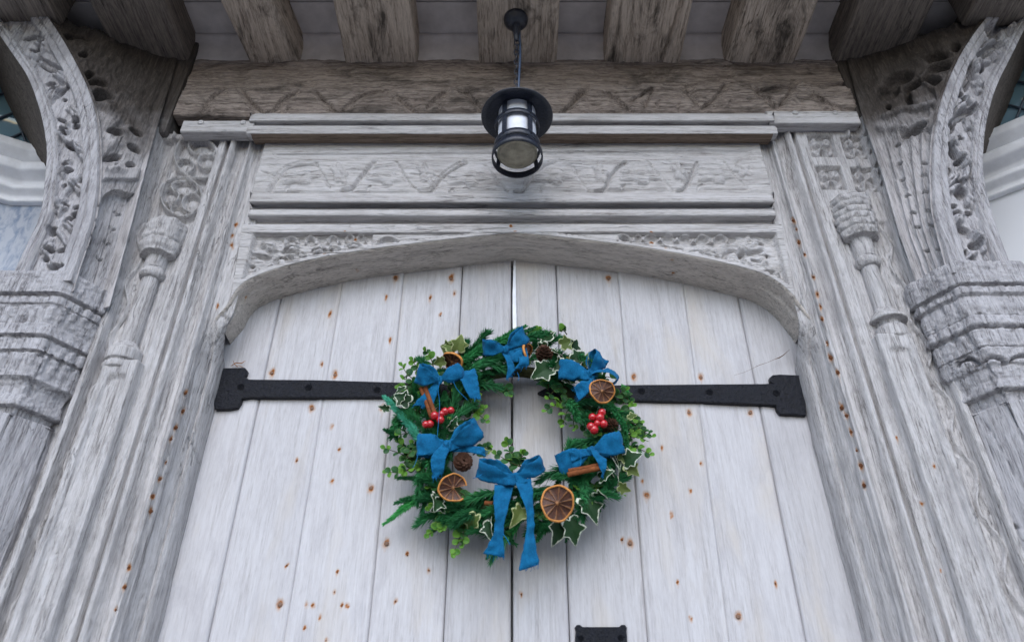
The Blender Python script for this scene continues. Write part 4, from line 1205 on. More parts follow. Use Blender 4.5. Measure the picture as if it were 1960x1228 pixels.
    if sg > 0:
        px = [(1100, 1200), (1104, 1195), (1110, 1195), (1115, 1199), (1150, 1199), (1185, 1199), (1189, 1195), (1196, 1195), (1200, 1200), (1199, 1207), (1200, 1216), (1204, 1300), (1202, 1318), (1195, 1324), (1102, 1324), (1096, 1318), (1097, 1300), (1101, 1216), (1102, 1207)]
        pl = plate('latch_plate', [tuple(PX(u, v, -.004)[[0, 2]]) for u, v in px], -.0065, .0085, MAT['iron'], leaf, .002)
        for (u, v) in [(1112, 1221), (1188, 1220), (1108, 1305), (1192, 1305)]: put(_rivet_me, 'rivet', PX(u, v, -.0065), .006, pl, .7)
    return leaf
for sg in (-1, 1): door_leaf(sg)

# ------------------------------------------------------------------ lantern
MAT['iron_lamp'] = plain('blued_black_iron', (.013, .017, .030), .32, .6, .5, 160, .5, .004)
MAT['lens'] = plain('dusty_lens_glass', (.30, .27, .20), .45, .5, .35, 45, .2, .003)
MAT['frost'] = plain('frosted_lamp_glass', (.66, .69, .76), .3, .6, .1, 60, .05, .002)
MAT['cable'] = plain('grey_blue_cable', (.05, .08, .14), .4, .5, .2, 60, 0)
lantern = empty('lantern', (.013, -.274, JZ), 'black iron hanging lantern with wide brimmed hood on a chain', 'lantern')
lx, ly = .013, -.274
hz = 1.2 + 1.584
lathe('ceiling_rose', [(.0005, JZ - .030), (.016, JZ - .030), (.026, JZ - .022), (.034, JZ - .010), (.036, JZ + .003), (.03, JZ + .006)], 40, MAT['iron_lamp'], lantern, (lx - .002, ly, 0))
lathe('stem', [(.013, JZ - .026), (.011, JZ - .05), (.008, JZ - .075), (.006, JZ - .10), (.0005, JZ - .102)], 16, MAT['iron_lamp'], lantern, (lx - .001, ly, 0))
# chain
def link_geo(c, axis_x, L_=.013, R=.0065, r=.0018):
    pts = []
    for a in np.linspace(0, 2 * np.pi, 17):
        pts.append((R * math.cos(a), 0, L_ * math.sin(a)))
    pts = np.array(pts)
    if axis_x: pts = pts[:, [1, 0, 2]]
    return tube_geo(pts + np.array(c), r, 6)
zc_ = JZ - .098; k = 0
while zc_ > hz + .045:
    V, F = link_geo((lx + random.uniform(-.001, .001), ly, zc_ - .013), k % 2); mesh_obj('chain_link', V, F, MAT['iron_lamp'], lantern)
    zc_ -= .0215; k += 1
tube('cable', [(lx + .008, ly + .006, JZ - .02), (lx + .010, ly + .004, JZ - .16), (lx + .006, ly - .006, JZ - .27), (lx + .002, ly - .002, hz + .03)], .0032, MAT['cable'], lantern)
# hood: shallow cone with a wide brim
lathe('hood', [(.0005, hz + .052), (.008, hz + .050), (.014, hz + .040), (.045, hz + .028), (.075, hz + .014), (.0905, hz + .003), (.0925, hz - .002), (.0905, hz - .004), (.075, hz + .006), (.055, hz + .012), (.0005, hz + .016)], 64, MAT['iron_lamp'], lantern, (lx, ly, 0))
zb1, zb2, zb3 = hz - .042, hz - .118, hz - .150
def hoop(name, z, h, r, t=.0022):
    return lathe(name, [(r - t, z - h / 2), (r, z - h / 2), (r + .0006, z), (r, z + h / 2), (r - t, z + h / 2), (r - t, z - h / 2)], 56, MAT['iron_lamp'], lantern, (lx, ly, 0))
hoops = [hoop('hoop', zb1, .016, .0570), hoop('hoop', zb2, .020, .0578), hoop('base_hoop', zb3, .019, .0630, .003)]
for a in (-125, -55, 35, 145):
    r = math.radians(a)
    c, s_ = math.cos(r), math.sin(r)
    V, F = [], []
    for j, (z, rr) in enumerate([(hz + .006, .0535), (zb1, .0540), (zb2, .0545), (zb2 - .012, .0558), (zb3 - .006, .0596)]):
        for (dw, dr) in ((-.007, 0), (.007, 0), (.007, .0018), (-.007, .0018)):
            V.append((lx + (rr + dr) * c - dw * s_, ly + (rr + dr) * s_ + dw * c, z))
    for j in range(4):
        for e in range(4): F.append((j * 4 + e, j * 4 + (e + 1) % 4, j * 4 + 4 + (e + 1) % 4, j * 4 + 4 + e))
    F += [(0, 1, 2, 3), (19, 18, 17, 16)]
    mesh_obj('cage_bar', V, F, MAT['iron_lamp'], lantern, False)
    for z, rr in ((zb1, .0575), (zb2, .0584)):
        o = bpy.data.objects.new('rivet', _rivet_me); o.location = (lx + rr * c, ly + rr * s_, z); o.scale = (.0032,) * 3
        o.rotation_euler = (0, 0, r + math.pi / 2); link(o, lantern)
lathe('glass_cylinder', [(.048, hz + .010), (.0485, zb2 - .010), (.0475, zb2 - .012), (.0465, hz + .010)], 48, MAT['frost'], lantern, (lx, ly, 0))
lathe('glass_base', resample([(.0475, zb2 - .008), (.050, zb2 - .016), (.0495, zb2 - .022), (.044, zb2 - .026), (.040, zb2 - .024), (.025, zb2 - .028), (.010, zb2 - .030), (.0004, zb2 - .030)], step=.002), 48, MAT['lens'], lantern, (lx, ly, 0))

# ------------------------------------------------------------------ small litter
MAT['dry'] = plain('dry_leaf', (.30, .13, .04), .8, .2, .3, 200, .2)
MAT['twig'] = plain('dead_twig', (.16, .11, .08), .85, .2, .3, 200, .2)
V, F = [], []
for pts, r in (([(442, 700), (452, 694), (462, 695), (470, 690)], .0022), ([(446, 690), (450, 698), (456, 702)], .0016), ([(455, 697), (461, 701), (466, 703)], .0012)):
    v, f = tube_geo([PX(u, vv, -.010 + .001 * i) for i, (u, vv) in enumerate(pts)], [r * .3, r * .6, r * .6, r * .2][:len(pts)], 6)
    F += [tuple(i + len(V) for i in ff) for ff in f]; V += list(v)
tag(mesh_obj('dry_leaf_scraps', V, F, MAT['dry']), 'curled orange brown leaf scraps lying on the end of a strap hinge', 'leaf litter')
pts = [(1405, 718), (1425, 712), (1440, 705), (1452, 699), (1470, 693), (1483, 687), (1492, 684), (1500, 679), (1512, 668)]
V, F = tube_geo([PX(u, v, -.012 - .010 * i / 8) for i, (u, v) in enumerate(pts)], [.0002, .0003, .0003, .0006, .0004, .0005, .0014, .0010, .0002], 6)
tag(mesh_obj('cobweb_twig', V, F, MAT['twig']), 'thin dead twig caught in cobweb slanting across the door beside the jamb', 'twig')
#@@PART3
# ------------------------------------------------------------------ wreath
MAT['needle'] = leafmat('dark_pine_needle', (.014, .09, .034), (.042, .24, .08), rough=.5, trans=.05)
MAT['needle_mid'] = leafmat('mid_green_fir_needle', (.018, .15, .042), (.05, .32, .09), rough=.5, trans=.05)
MAT['needle_teal'] = leafmat('teal_fir_needle', (.035, .26, .16), (.08, .42, .28), rough=.5, trans=.05)
MAT['needle_bright'] = leafmat('bright_fir_needle', (.02, .20, .045), (.05, .34, .08), rough=.5, trans=.05)
MAT['ivy'] = leafmat('variegated_ivy', (.007, .028, .010), (.022, .065, .020), edge=(.60, .64, .52), rough=.4)
MAT['ivy_pale'] = leafmat('pale_ivy', (.05, .09, .02), (.13, .17, .045), edge=(.40, .44, .22), rough=.45)
MAT['euc'] = leafmat('boxwood_leaf', (.012, .055, .018), (.035, .12, .03), edge=(.08, .18, .03), rough=.38)
MAT['euc_lime'] = leafmat('young_boxwood_leaf', (.05, .15, .02), (.12, .27, .035), edge=(.18, .34, .04), rough=.38)
MAT['stem'] = plain('green_brown_stem', (.05, .055, .02), .7, .2, .3, 120, .1)
MAT['cinnamon'] = plain('cinnamon_bark', (.20, .065, .022), .8, .2, .4, 120, .3)
MAT['cone'] = plain('pine_cone_scale', (.075, .034, .02), .75, .25, .5, 150, .3)
MAT['berry'] = plain('glossy_red_berry', (.48, .006, .012), .16, .6, .12, 60, 0, coat=.6)
MAT['satin'] = plain('white_satin', (.78, .80, .84), .4, .4, .06, 60, 0)
MAT['rind'] = plain('dried_orange_rind', (.60, .25, .06), .55, .35, .3, 150, .3)
MAT['thread'] = plain('blue_thread', (.006, .15, .38), .8, .2, .2, 100, 0)
def fabric():
    m, N, L, B = M_new('blue_linen_ribbon')
    tc = N.new("ShaderNodeTexCoord")
    w1 = n_noise(N, L, n_map(N, L, tc.outputs['Object'], (900, 400, 220)), 1, 2, .5)
    w2 = n_noise(N, L, n_map(N, L, tc.outputs['Object'], (220, 400, 900)), 1, 2, .5)
    f = n_math(N, L, 'MULTIPLY', n_math(N, L, 'ADD', w1, w2), .5)
    big = n_noise(N, L, tc.outputs['Object'], 60, 4, .65)
    c = n_ramp(N, L, n_math(N, L, 'ADD', n_math(N, L, 'MULTIPLY', f, .6), n_math(N, L, 'MULTIPLY', big, .4)), [(.30, (.001, .055, .150)), (.70, (.006, .175, .37))])
    L.new(c, B.inputs['Base Color']); B.inputs['Roughness'].default_value = .85; B.inputs['Specular IOR Level'].default_value = .15
    B.inputs['Sheen Weight'].default_value = .05
    bp = N.new("ShaderNodeBump"); bp.inputs['Strength'].default_value = .8; bp.inputs['Distance'].default_value = .002
    L.new(f, bp.inputs['Height']); L.new(bp.outputs[0], B.inputs['Normal'])
    return m
MAT['ribbon'] = fabric()
def flesh_mat():
    m, N, L, B = M_new('dried_orange_flesh')
    at = N.new("ShaderNodeAttribute"); at.attribute_name = 'margin'
    tc = N.new("ShaderNodeTexCoord")
    n = n_noise(N, L, tc.outputs['Object'], 220, 4, .7)
    c = n_ramp(N, L, n, [(.3, (.03, .010, .006)), (.7, (.13, .042, .018))])
    c = n_mix(N, L, n_math(N, L, 'MULTIPLY', at.outputs['Fac'], n_math(N, L, 'ADD', n, .2)), c, (.46, .21, .07))
    L.new(c, B.inputs['Base Color']); B.inputs['Roughness'].default_value = .5
    bp = N.new("ShaderNodeBump"); bp.inputs['Strength'].default_value = .6; bp.inputs['Distance'].default_value = .002
    L.new(n, bp.inputs['Height']); L.new(bp.outputs[0], B.inputs['Normal'])
    return m
MAT['flesh'] = flesh_mat()

WC = PX(985, 836, -.035)
wreath = empty('wreath', (WC[0], -.03, WC[2]), 'evergreen wreath with blue linen bows hanging where the two doors meet', 'wreath')
RX = .182
def ringp(a, r=1.0, y=-.04):
    """angle a clockwise from the top, point on the ring"""
    return np.array([WC[0] + RX * r * math.sin(a), y, WC[2] + RX * r * .97 * math.cos(a)])
pts = [ringp(a, 1.0, -.028) for a in np.linspace(0, 2 * np.pi, 49)]
V, F = tube_geo(pts, .014, 10); mesh_obj('twig_ring', V, F, MAT['stem'], wreath)

rs = np.random.default_rng(21)
def sprig(a, b, kind='pine', mat='needle', n=None, bow_=0.02, nl=None, r0=.0016, spread=1.0, name='pine_sprig'):
    """a stem from a to b with needles all round it"""
    a, b = np.array(a, float), np.array(b, float)
    L_ = np.linalg.norm(b - a); d = (b - a) / L_
    up = np.array([0, -1., 0]); s = np.cross(d, up); s /= np.linalg.norm(s) + 1e-9
    t = np.linspace(0, 1, 8)[:, None]
    c = a + (b - a) * t + up * (bow_ * np.sin(np.pi * t)) + np.array([0, 0, -1.]) * (.012 * t ** 2)
    V, F = tube_geo(c, np.linspace(r0, r0 * .4, 8), 5); V = list(V)
    F = list(F)
    if kind == 'pine': nl = nl or .034; n = n or int(L_ * 2800); n = int(n * 1.3); ang = 30
    else: nl = nl or .0125; n = n or int(L_ * 4200); n = int(n * 1.4); ang = 48
    for i in range(n):
        tt_ = (i + rs.random()) / n
        tt_ = tt_ ** .9
        p = np.array([np.interp(tt_, t[:, 0], c[:, k]) for k in range(3)])
        ph = rs.random() * 2 * np.pi
        an = math.radians(ang + rs.normal(0, 9)) * spread * (1 - .45 * (tt_ > .93))
        rad = s * math.cos(ph) + np.cross(d, s) * math.sin(ph)
        dirn = d * math.cos(an) + rad * math.sin(an)
        ln = nl * (.65 + .5 * rs.random()) * (1 - .35 * tt_ ** 3)
        w = .0009 if kind == 'pine' else .00125
        side = np.cross(dirn, rad); side /= np.linalg.norm(side) + 1e-9
        q = p + dirn * ln + np.array([0, 0, -1]) * ln * .08
        if q[1] > -.002: q[1] = -.002 - .004 * rs.random()
        m = p + dirn * ln * .5
        k = len(V)
        V += [p + side * w, p - side * w, m + side * w - rad * w, m - side * w - rad * w, q, m + rad * w * .8]
        F += [(k, k + 1, k + 3, k + 2), (k + 2, k + 3, k + 4), (k, k + 2, k + 5), (k + 1, k + 5, k + 3), (k + 2, k + 4, k + 5), (k + 3, k + 5, k + 4)]
    return mesh_obj(name, V, F, MAT[mat], wreath, False)

def P3(u, v, y=-.06): return PX(u, v, y)
# filler sprigs all round the ring
for i in range(150):
    a = 2 * np.pi * (i + .6 * rs.random()) / 150
    r = 1.05 + rs.normal(0, .17)
    if math.cos(a - 4.2) > .3: r += .05
    r = min(max(r, .72), 1.30)
    p = ringp(a, r, -.030 - .03 * rs.random())
    th = a + rs.choice([1, 1, -1]) * (1.25 + rs.normal(0, .35))
    ln = .045 + .040 * rs.random()
    d = np.array([math.sin(th), 0, math.cos(th)])
    if d @ np.array([math.sin(a), 0, math.cos(a)]) < -.25: ln *= .6      # keep the middle open
    q = p + d * ln + np.array([0, -.012 - .03 * rs.random(), 0])
    kd = 'pine' if rs.random() < .62 else 'fir'
    sprig(p, q, kd, 'needle', nl=.028 if kd == 'pine' else .012)
# the sprigs one can pick out
for (u0, v0, y0, u1, v1, y1, kd, mt, nl, n) in [
        (885, 700, -.085, 1003, 618, -.085, 'fir', 'needle_mid', .018, 620), (950, 672, -.08, 1022, 620, -.085, 'fir', 'needle', .013, 300), (880, 692, -.10, 975, 642, -.10, 'fir', 'needle_mid', .021, 560), (895, 712, -.095, 975, 670, -.095, 'fir', 'needle', .021, 420),
        (870, 720, -.085, 985, 672, -.085, 'pine', 'needle', .034, 220), (900, 735, -.07, 968, 742, -.065, 'pine', 'needle', .034, 120), (905, 690, -.08, 960, 700, -.09, 'pine', 'needle', .034, 150),
        (806, 846, -.085, 738, 752, -.085, 'fir', 'needle_teal', .016, 800), (800, 830, -.08, 745, 762, -.08, 'fir', 'needle_teal', .014, 400),
        (850, 930, -.06, 738, 991, -.05, 'fir', 'needle_bright', .013, 420), (840, 925, -.055, 760, 972, -.05, 'fir', 'needle_bright', .015, 380), (838, 928, -.05, 760, 905, -.045, 'fir', 'needle', .012, 240),
        (862, 800, -.07, 880, 735, -.09, 'pine', 'needle', .036, 160), (850, 820, -.075, 905, 770, -.085, 'pine', 'needle', .036, 150), (840, 845, -.07, 870, 800, -.09, 'pine', 'needle', .03, 150), (800, 800, -.06, 850, 760, -.08, 'pine', 'needle', .03, 120),
        (1160, 770, -.06, 1222, 822, -.06, 'fir', 'needle_bright', .017, 380), (1165, 800, -.06, 1215, 790, -.07, 'fir', 'needle', .016, 260), (1190, 735, -.06, 1205, 765, -.06, 'fir', 'needle_bright', .012, 160),
        (1150, 840, -.06, 1120, 790, -.075, 'pine', 'needle', .03, 130), (1160, 840, -.07, 1095, 850, -.08, 'pine', 'needle', .03, 150),
        (1110, 890, -.07, 1035, 910, -.085, 'pine', 'needle', .034, 220), (1120, 920, -.08, 1060, 905, -.09, 'fir', 'needle', .018, 260), (1120, 915, -.085, 1115, 985, -.085, 'fir', 'needle', .018, 320), (1090, 915, -.085, 1150, 955, -.08, 'fir', 'needle', .018, 320),
        (1040, 940, -.07, 960, 1000, -.075, 'fir', 'needle', .018, 320), (950, 945, -.07, 880, 985, -.07, 'fir', 'needle', .018, 300), (1000, 950, -.06, 1030, 1010, -.06, 'fir', 'needle_bright', .016, 240), (960, 940, -.08, 900, 950, -.09, 'pine', 'needle', .034, 150),
        (1000, 985, -.08, 985, 1005, -.075, 'fir', 'needle_bright', .016, 120), (920, 1000, -.06, 985, 1030, -.05, 'fir', 'needle', .015, 200)]:
    sprig(P3(u0, v0, y0), P3(u1, v1, y1), kd, mt, n=n, nl=nl, bow_=.006, spread=.85 if kd == 'fir' else .8)

# ---- leaves
def leaf_mesh(name, outline, inner=.72, curl=.12, fold=.18):
    """leaf in the XY plane pointing +Y, base at the origin, facing +Z; 'margin' marks the rim"""
    o = np.array(outline, float); n = len(o)
    c = np.array([0, .42])
    rings = [np.tile(c, (n, 1)), c + (o - c) * .4, c + (o - c) * inner, c + (o - c) * (inner + .10), o]
    mg = [0.12, 0, .05, .42, .85]
    V = np.concatenate(rings); z = fold * np.abs(V[:, 0]) ** 1.3 - curl * (V[:, 1] - .3) ** 2 + .05 * np.sin(V[:, 0] * 11 + V[:, 1] * 7) * (np.hypot(V[:, 0], V[:, 1] - .4))
    V3 = np.column_stack([V, z])
    F = []
    for k in range(4):
        for i in range(n): F.append((k * n + i, k * n + (i + 1) % n, (k + 1) * n + (i + 1) % n, (k + 1) * n + i))
    top = V3; m = len(V3)
    bot = V3 - np.array([0, 0, .012])
    VV = np.concatenate([top, bot]); FF = F + [tuple(i + m for i in f[::-1]) for f in F]
    for i in range(n): FF.append((4 * n + i, 4 * n + (i + 1) % n, m + 4 * n + (i + 1) % n, m + 4 * n + i))
    me = bpy.data.meshes.new(name); me.from_pydata([tuple(v) for v in VV], [], FF)
    at = me.attributes.new('margin', 'FLOAT', 'POINT'); at.data.foreach_set('value', np.tile(np.repeat(mg, n), 2).astype(np.float32))
    me.polygons.foreach_set('use_smooth', np.ones(len(me.polygons), bool))
    return me
ivy_half = [(0, 0), (.12, -.12), (.28, -.14), (.42, -.04), (.44, .08), (.38, .19), (.37, .25), (.48, .33), (.58, .47), (.46, .53), (.33, .57), (.25, .66), (.18, .80), (.09, .94), (0, 1.04)]
ivy_out = ivy_half + [(-x, y) for x, y in ivy_half[-2:0:-1]]
IVY = [leaf_mesh('ivy_leaf', ivy_out, .76, .35, .30), leaf_mesh('ivy_leaf', [(x * .72 + .12 * y * y, y) for x, y in ivy_out], .68, .7, .7)]
th_ = np.linspace(-np.pi / 2, 1.5 * np.pi, 14, endpoint=False)
EUC = leaf_mesh('leaf', [(.46 * math.cos(t) * (1 + .1 * math.sin(t)), .5 + .5 * math.sin(t)) for t in th_], .80, .25, .35)
def with_mat(me, mat):
    m = me.copy(); m.materials.clear(); m.materials.append(MAT[mat]); m.name = me.name; return m
IVY_A = [with_mat(m, 'ivy') for m in IVY]; IVY_P = [with_mat(m, 'ivy_pale') for m in IVY]
EUC_A, EUC_B = with_mat(EUC, 'euc'), with_mat(EUC, 'euc_lime')
def orient(tip, face):
    """rotation taking +Y to tip and +Z towards face"""
    y = Vector(tip).normalized(); z = Vector(face); z = (z - y * z.dot(y)).normalized(); x = y.cross(z)
    return Matrix((x, y, z)).transposed().to_quaternion()
def put_leaf(me, name, base, tip, face, size, parent):
    o = bpy.data.objects.new(name, me)
    o.location = base; o.rotation_mode = 'QUATERNION'; o.rotation_quaternion = orient(tip, face); o.scale = (size,) * 3
    return link(o, parent)
PXM = .00118
for (u, v, ang, sz, kind, tx, tz) in [   # px position of the leaf base, image angle of the tip (deg, 0 right, 90 up), length px
        (1048, 652, 88, 42, 0, .1, .2), (1048, 662, 200, 34, 0, .2, -.2), (1075, 660, 30, 36, 2, .3, .4), (1060, 672, 340, 40, 0, .1, .5), (1095, 668, 60, 34, 0, .8, .3), (1100, 690, 50, 42, 0, .3, .3), (1120, 700, 80, 36, 2, -.4, .3),
        (1052, 702, 215, 52, 0, .15, .1), (1064, 690, 300, 50, 1, 1.1, .2), (1078, 725, 330, 22, 1, .6, .2),
        (868, 672, 150, 46, 2, .2, .4), (868, 668, 112, 44, 2, .3, .3), (876, 670, 75, 40, 2, .5, .3), (850, 690, 190, 28, 2, .3, .1),
        (775, 742, 205, 30, 0, .8, .2), (782, 770, 150, 40, 0, .9, .2), (745, 782, 180, 26, 1, 1.0, .1), (770, 755, 250, 30, 0, .9, 0), (860, 820, 55, 34, 1, .9, .2),
        (1172, 868, 300, 46, 1, .9, .2), (1178, 880, 285, 62, 1, 1.0, .1), (1195, 885, 20, 44, 0, .5, .3), (1190, 880, 60, 36, 2, .5, .4), (1200, 890, 320, 34, 2, .4, .2), (1186, 915, 270, 40, 1, 1.0, .3),
        (1140, 948, 340, 40, 1, .9, .2), (1118, 955, 300, 58, 0, .35, .3), (1075, 990, 255, 60, 0, .35, .2), (1090, 995, 290, 54, 0, .3, .4), 
        (838, 950, 270, 42, 0, .4, .2), (850, 955, 235, 40, 0, .6, .3), (935, 995, 275, 44, 1, 1.0, .1), (1148, 915, 20, 36, 0, .5, .2), (1155, 900, 320, 30, 0, .7, .2), (1000, 970, 250, 50, 3, .2, .3), (910, 985, 250, 44, 3, .3, .2),
        (1185, 930, 330, 26, 2, .4, .2), (925, 870, 40, 24, 3, .6, .2), (1205, 800, 40, 26, 3, .3, .2)]:
    a = math.radians(ang)
    tip = np.array([math.cos(a), -.1 + .35 * rs.normal(), math.sin(a)])
    face = np.array([tx * (1 if rs.random() < .5 else -1) * 1.0 + .3 * rs.normal(), -1.0, tz - .25 + .4 * rs.normal()])
    me = (IVY_A[0], IVY_A[1], IVY_P[0], IVY_A[0])[kind]
    if kind == 3: me = IVY_P[1]
    put_leaf(me, 'ivy_leaf', P3(u, v, -.092 - .02 * rs.random()), tip, face, sz * PXM * .82, wreath)

def eucalyptus(u0, v0, u1, v1, n, lime=.3, y0=-.06, y1=-.075, ls=17, branch=0):
    a, b = P3(u0, v0, y0), P3(u1, v1, y1)
    t = np.linspace(0, 1, 8)[:, None]
    bend = np.array([rs.normal(0, .006), -.004, rs.normal(0, .006)])
    c = a + (b - a) * t + bend * np.sin(np.pi * t)
    V, F = tube_geo(c, np.linspace(.0015, .0007, 8), 5)
    st = mesh_obj('boxwood_sprig', V, F, MAT['stem'], wreath)
    d = (b - a) / np.linalg.norm(b - a)
    s = np.cross(d, np.array([0, -1, 0])); s /= np.linalg.norm(s)
    for i in range(n):
        tt_ = (i + .6) / n
        p = np.array([np.interp(tt_, t[:, 0], c[:, k]) for k in range(3)])
        for sd in (-1, 1):
            tipd = d * (.5 + .3 * rs.random()) + s * sd * (1.0 + .2 * rs.normal()) + np.array([0, -.5 * rs.random(), 0])
            face = np.array([rs.normal(0, .6), -1, rs.normal(.2, .6)])
            sz = ls * PXM * (.75 + .4 * rs.random()) * (1.1 - .45 * tt_)
            put_leaf(EUC_B if rs.random() < lime * (.3 + 1.4 * tt_) else EUC_A, 'leaf', p, tipd, face, sz, st)
    put_leaf(EUC_B, 'leaf', b, d + np.array([0, -.3, 0]), np.array([rs.normal(0, .4), -1, .2]), ls * PXM * .6, st)
for args in [(812, 735, 770, 700, 3, .5), (820, 745, 765, 742, 4, .4), (830, 705, 815, 672, 3, .3), (800, 760, 772, 725, 3, .3),
             (800, 888, 737, 858, 4, .2), (800, 890, 742, 902, 4, .35), (805, 870, 765, 845, 3, .2), (810, 880, 790, 850, 3, .1),
             (1000, 895, 972, 845, 4, .35), (1000, 895, 950, 868, 3, .1), (985, 890, 1000, 868, 2, .2),
             (1095, 762, 1045, 785, 3, .3), (1105, 765, 1078, 812, 4, .4), (1110, 770, 1100, 818, 4, .4), (1085, 745, 1050, 760, 3, .0), (1100, 780, 1062, 775, 3, .3),
             (1180, 770, 1210, 775, 3, .3), (1195, 800, 1238, 832, 4, .3), (1195, 830, 1232, 842, 4, .3), (1190, 850, 1243, 868, 4, .2), (1185, 780, 1225, 805, 3, .3), (1185, 845, 1215, 830, 3, .3),
             (860, 975, 820, 1022, 4, .6), (880, 985, 868, 1058, 5, .5), (890, 985, 885, 1040, 4, .5), (870, 970, 845, 1010, 3, .6), (1155, 925, 1140, 945, 2, .8), (1165, 930, 1190, 945, 2, .5),
             (895, 785, 930, 805, 3, .4), (890, 780, 915, 760, 3, .3), (890, 800, 905, 830, 3, .2), (880, 790, 925, 780, 3, .2), (1010, 650, 1030, 632, 3, .4), (1015, 665, 1050, 640, 3, .4), (1085, 640, 1075, 632, 2, .5),
             (905, 870, 935, 858, 3, .2), (1130, 925, 1150, 950, 2, .6), (960, 735, 975, 755, 2, .0), (820, 720, 790, 690, 3, .4)]:
    eucalyptus(*args)

for i in range(46):      # short leafy twigs tucked between the pine
    a = 2 * np.pi * (i + rs.random()) / 46
    p = ringp(a, .98 + .25 * rs.normal() * .6, -.05)
    if abs(math.sin(a)) > .3 or rs.random() < .6:
        u_, v_ = proj(p); th = a + rs.normal(0, .7)
        eucalyptus(u_, v_, u_ + 42 * math.sin(th), v_ - 36 * math.cos(th), 3, .15, -.055, -.085, 17)
# ---- linen bows
def strip_obj(name, L_, R_, parent, thick=.0008, mat='ribbon', fray=0.0):
    L_, R_ = np.array(L_, float), np.array(R_, float)
    m = len(L_); w = 9
    f = np.linspace(0, 1, w)[None, :, None]
    P = L_[:, None] * (1 - f) + R_[:, None] * f
    dS = np.gradient(P, axis=1); dT = np.gradient(P, axis=0)
    N = np.cross(dS, dT); N /= np.linalg.norm(N, axis=-1, keepdims=True) + 1e-12
    P = P + N * ((fbm(P[..., 0] * 55, P[..., 1] * 55, P[..., 2] * 55, 2) - .5) * .016 + (fbm(P[..., 0] * 190 + 3, P[..., 1] * 190, P[..., 2] * 190, 2) - .5) * .0035)[..., None]
    ed = (P[:, -1] - P[:, 0]) * .5
    P[:, 0] += ed * (rs.normal(0, .035, m))[:, None]; P[:, -1] -= ed * (rs.normal(0, .035, m))[:, None]
    if fray:
        P[-1] += (P[-1] - P[-2]) * (rs.random(w) * fray)[:, None]
    A, B = (P + N * thick / 2).reshape(-1, 3), (P - N * thick / 2).reshape(-1, 3)
    g = [tuple(x) for x in grid_faces(m, w)]; k = m * w
    F = g + [tuple(i + k for i in x[::-1]) for x in g]
    bd = [i for i in range(w)] + [r * w + w - 1 for r in range(1, m)] + [(m - 1) * w + c for c in range(w - 2, -1, -1)] + [r * w for r in range(m - 2, 0, -1)]
    for i in range(len(bd)):
        a, b = bd[i], bd[(i + 1) % len(bd)]
        F.append((a, a + k, b + k, b))
    return mesh_obj(name, np.concatenate([A, B]), F, MAT[mat], parent)

def bow(K, loops, tails, y=-.115, knot=8):
    kc = P3(K[0], K[1], y)
    V = []
    # knot: a squashed wrapped lump
    n = 16
    th, ph = np.meshgrid(np.linspace(0, 2 * np.pi, n, endpoint=False), np.linspace(-np.pi / 2, np.pi / 2, 9))
    r = knot * PXM * (1 + .18 * np.sin(th * 3 + 2 * ph) + .1 * np.sin(5 * th))
    Pk = np.stack([r * np.cos(ph) * np.cos(th) * .9, r * .75 * np.sin(ph), r * np.cos(ph) * np.sin(th) * 1.15], -1) + kc
    bo = mesh_obj('bow', Pk.reshape(-1, 3), grid_faces(9, n, False, True), MAT['ribbon'], wreath)
    for (u, v, W, H, tw, *yt) in loops:
        tip = P3(u, v, y + (yt[0] if yt else .0))
        e1 = tip - kc; Ln = np.linalg.norm(e1); e1 /= Ln
        e3 = np.array([0, -1., 0]); e3 = e3 - e1 * (e3 @ e1); e3 /= np.linalg.norm(e3)
        e2 = np.cross(e1, e3)
        t_ = math.radians(tw)
        wax = math.cos(t_) * e2 + math.sin(t_) * e3; hax = -math.sin(t_) * e2 + math.cos(t_) * e3
        phs = np.linspace(0, 2 * np.pi, 44)
        s = .5 - .5 * np.cos(phs)
        c = kc + e1 * (Ln * s)[:, None] + hax * (H * PXM * np.sin(phs) * (.25 + .75 * np.sin(phs / 2)))[:, None]
        ww = W * PXM * (.24 + .76 * smooth(.0, .6, s)) / 2; H = H * 1.35
        strip_obj('loop', c - wax * ww[:, None], c + wax * ww[:, None], bo)
    for (tl, tr, ys) in tails:
        Lp = np.array([P3(u, v, y + yy) for (u, v), yy in zip(tl, ys)]); Rp = np.array([P3(u, v, y + yy + .004) for (u, v), yy in zip(tr, ys)])
        Lp, Rp = resample(chaikin(Lp, 2), n=34), resample(chaikin(Rp, 2), n=34)
        # gentle cupping of the cloth
        strip_obj('tail', Lp, Rp, bo, fray=.35)
        FV, FF = [], []
        for q_ in range(11):      # frayed weave at the cut end
            f_ = rs.random(); e_ = Lp[-1] * (1 - f_) + Rp[-1] * f_; d_ = (Lp[-1] + Rp[-1] - Lp[-6] - Rp[-6]); d_ = d_ / np.linalg.norm(d_)
            l_ = .003 + .007 * rs.random() ** 2
            v_, g_ = tube_geo([e_ - d_ * .002, e_ + d_ * l_ * .6 + rs.normal(0, .0012, 3), e_ + d_ * l_ + rs.normal(0, .0022, 3)], .00035, 4)
            FF += [tuple(i + len(FV) for i in g) for g in g_]; FV += list(v_)
        mesh_obj('frayed_threads', FV, FF, MAT['thread'], bo)
    return bo
bow((842, 727), [(797, 712, 36, 18, 42), (884, 708, 30, 12, -20)],
    [([(838, 727), (818, 745), (790, 776)], [(842, 730), (838, 752), (828, 777)], (0, .004, .010)), ([(878, 710), (886, 740), (900, 762)], [(910, 704), (916, 730), (921, 762)], (-.004, -.008, .0))])
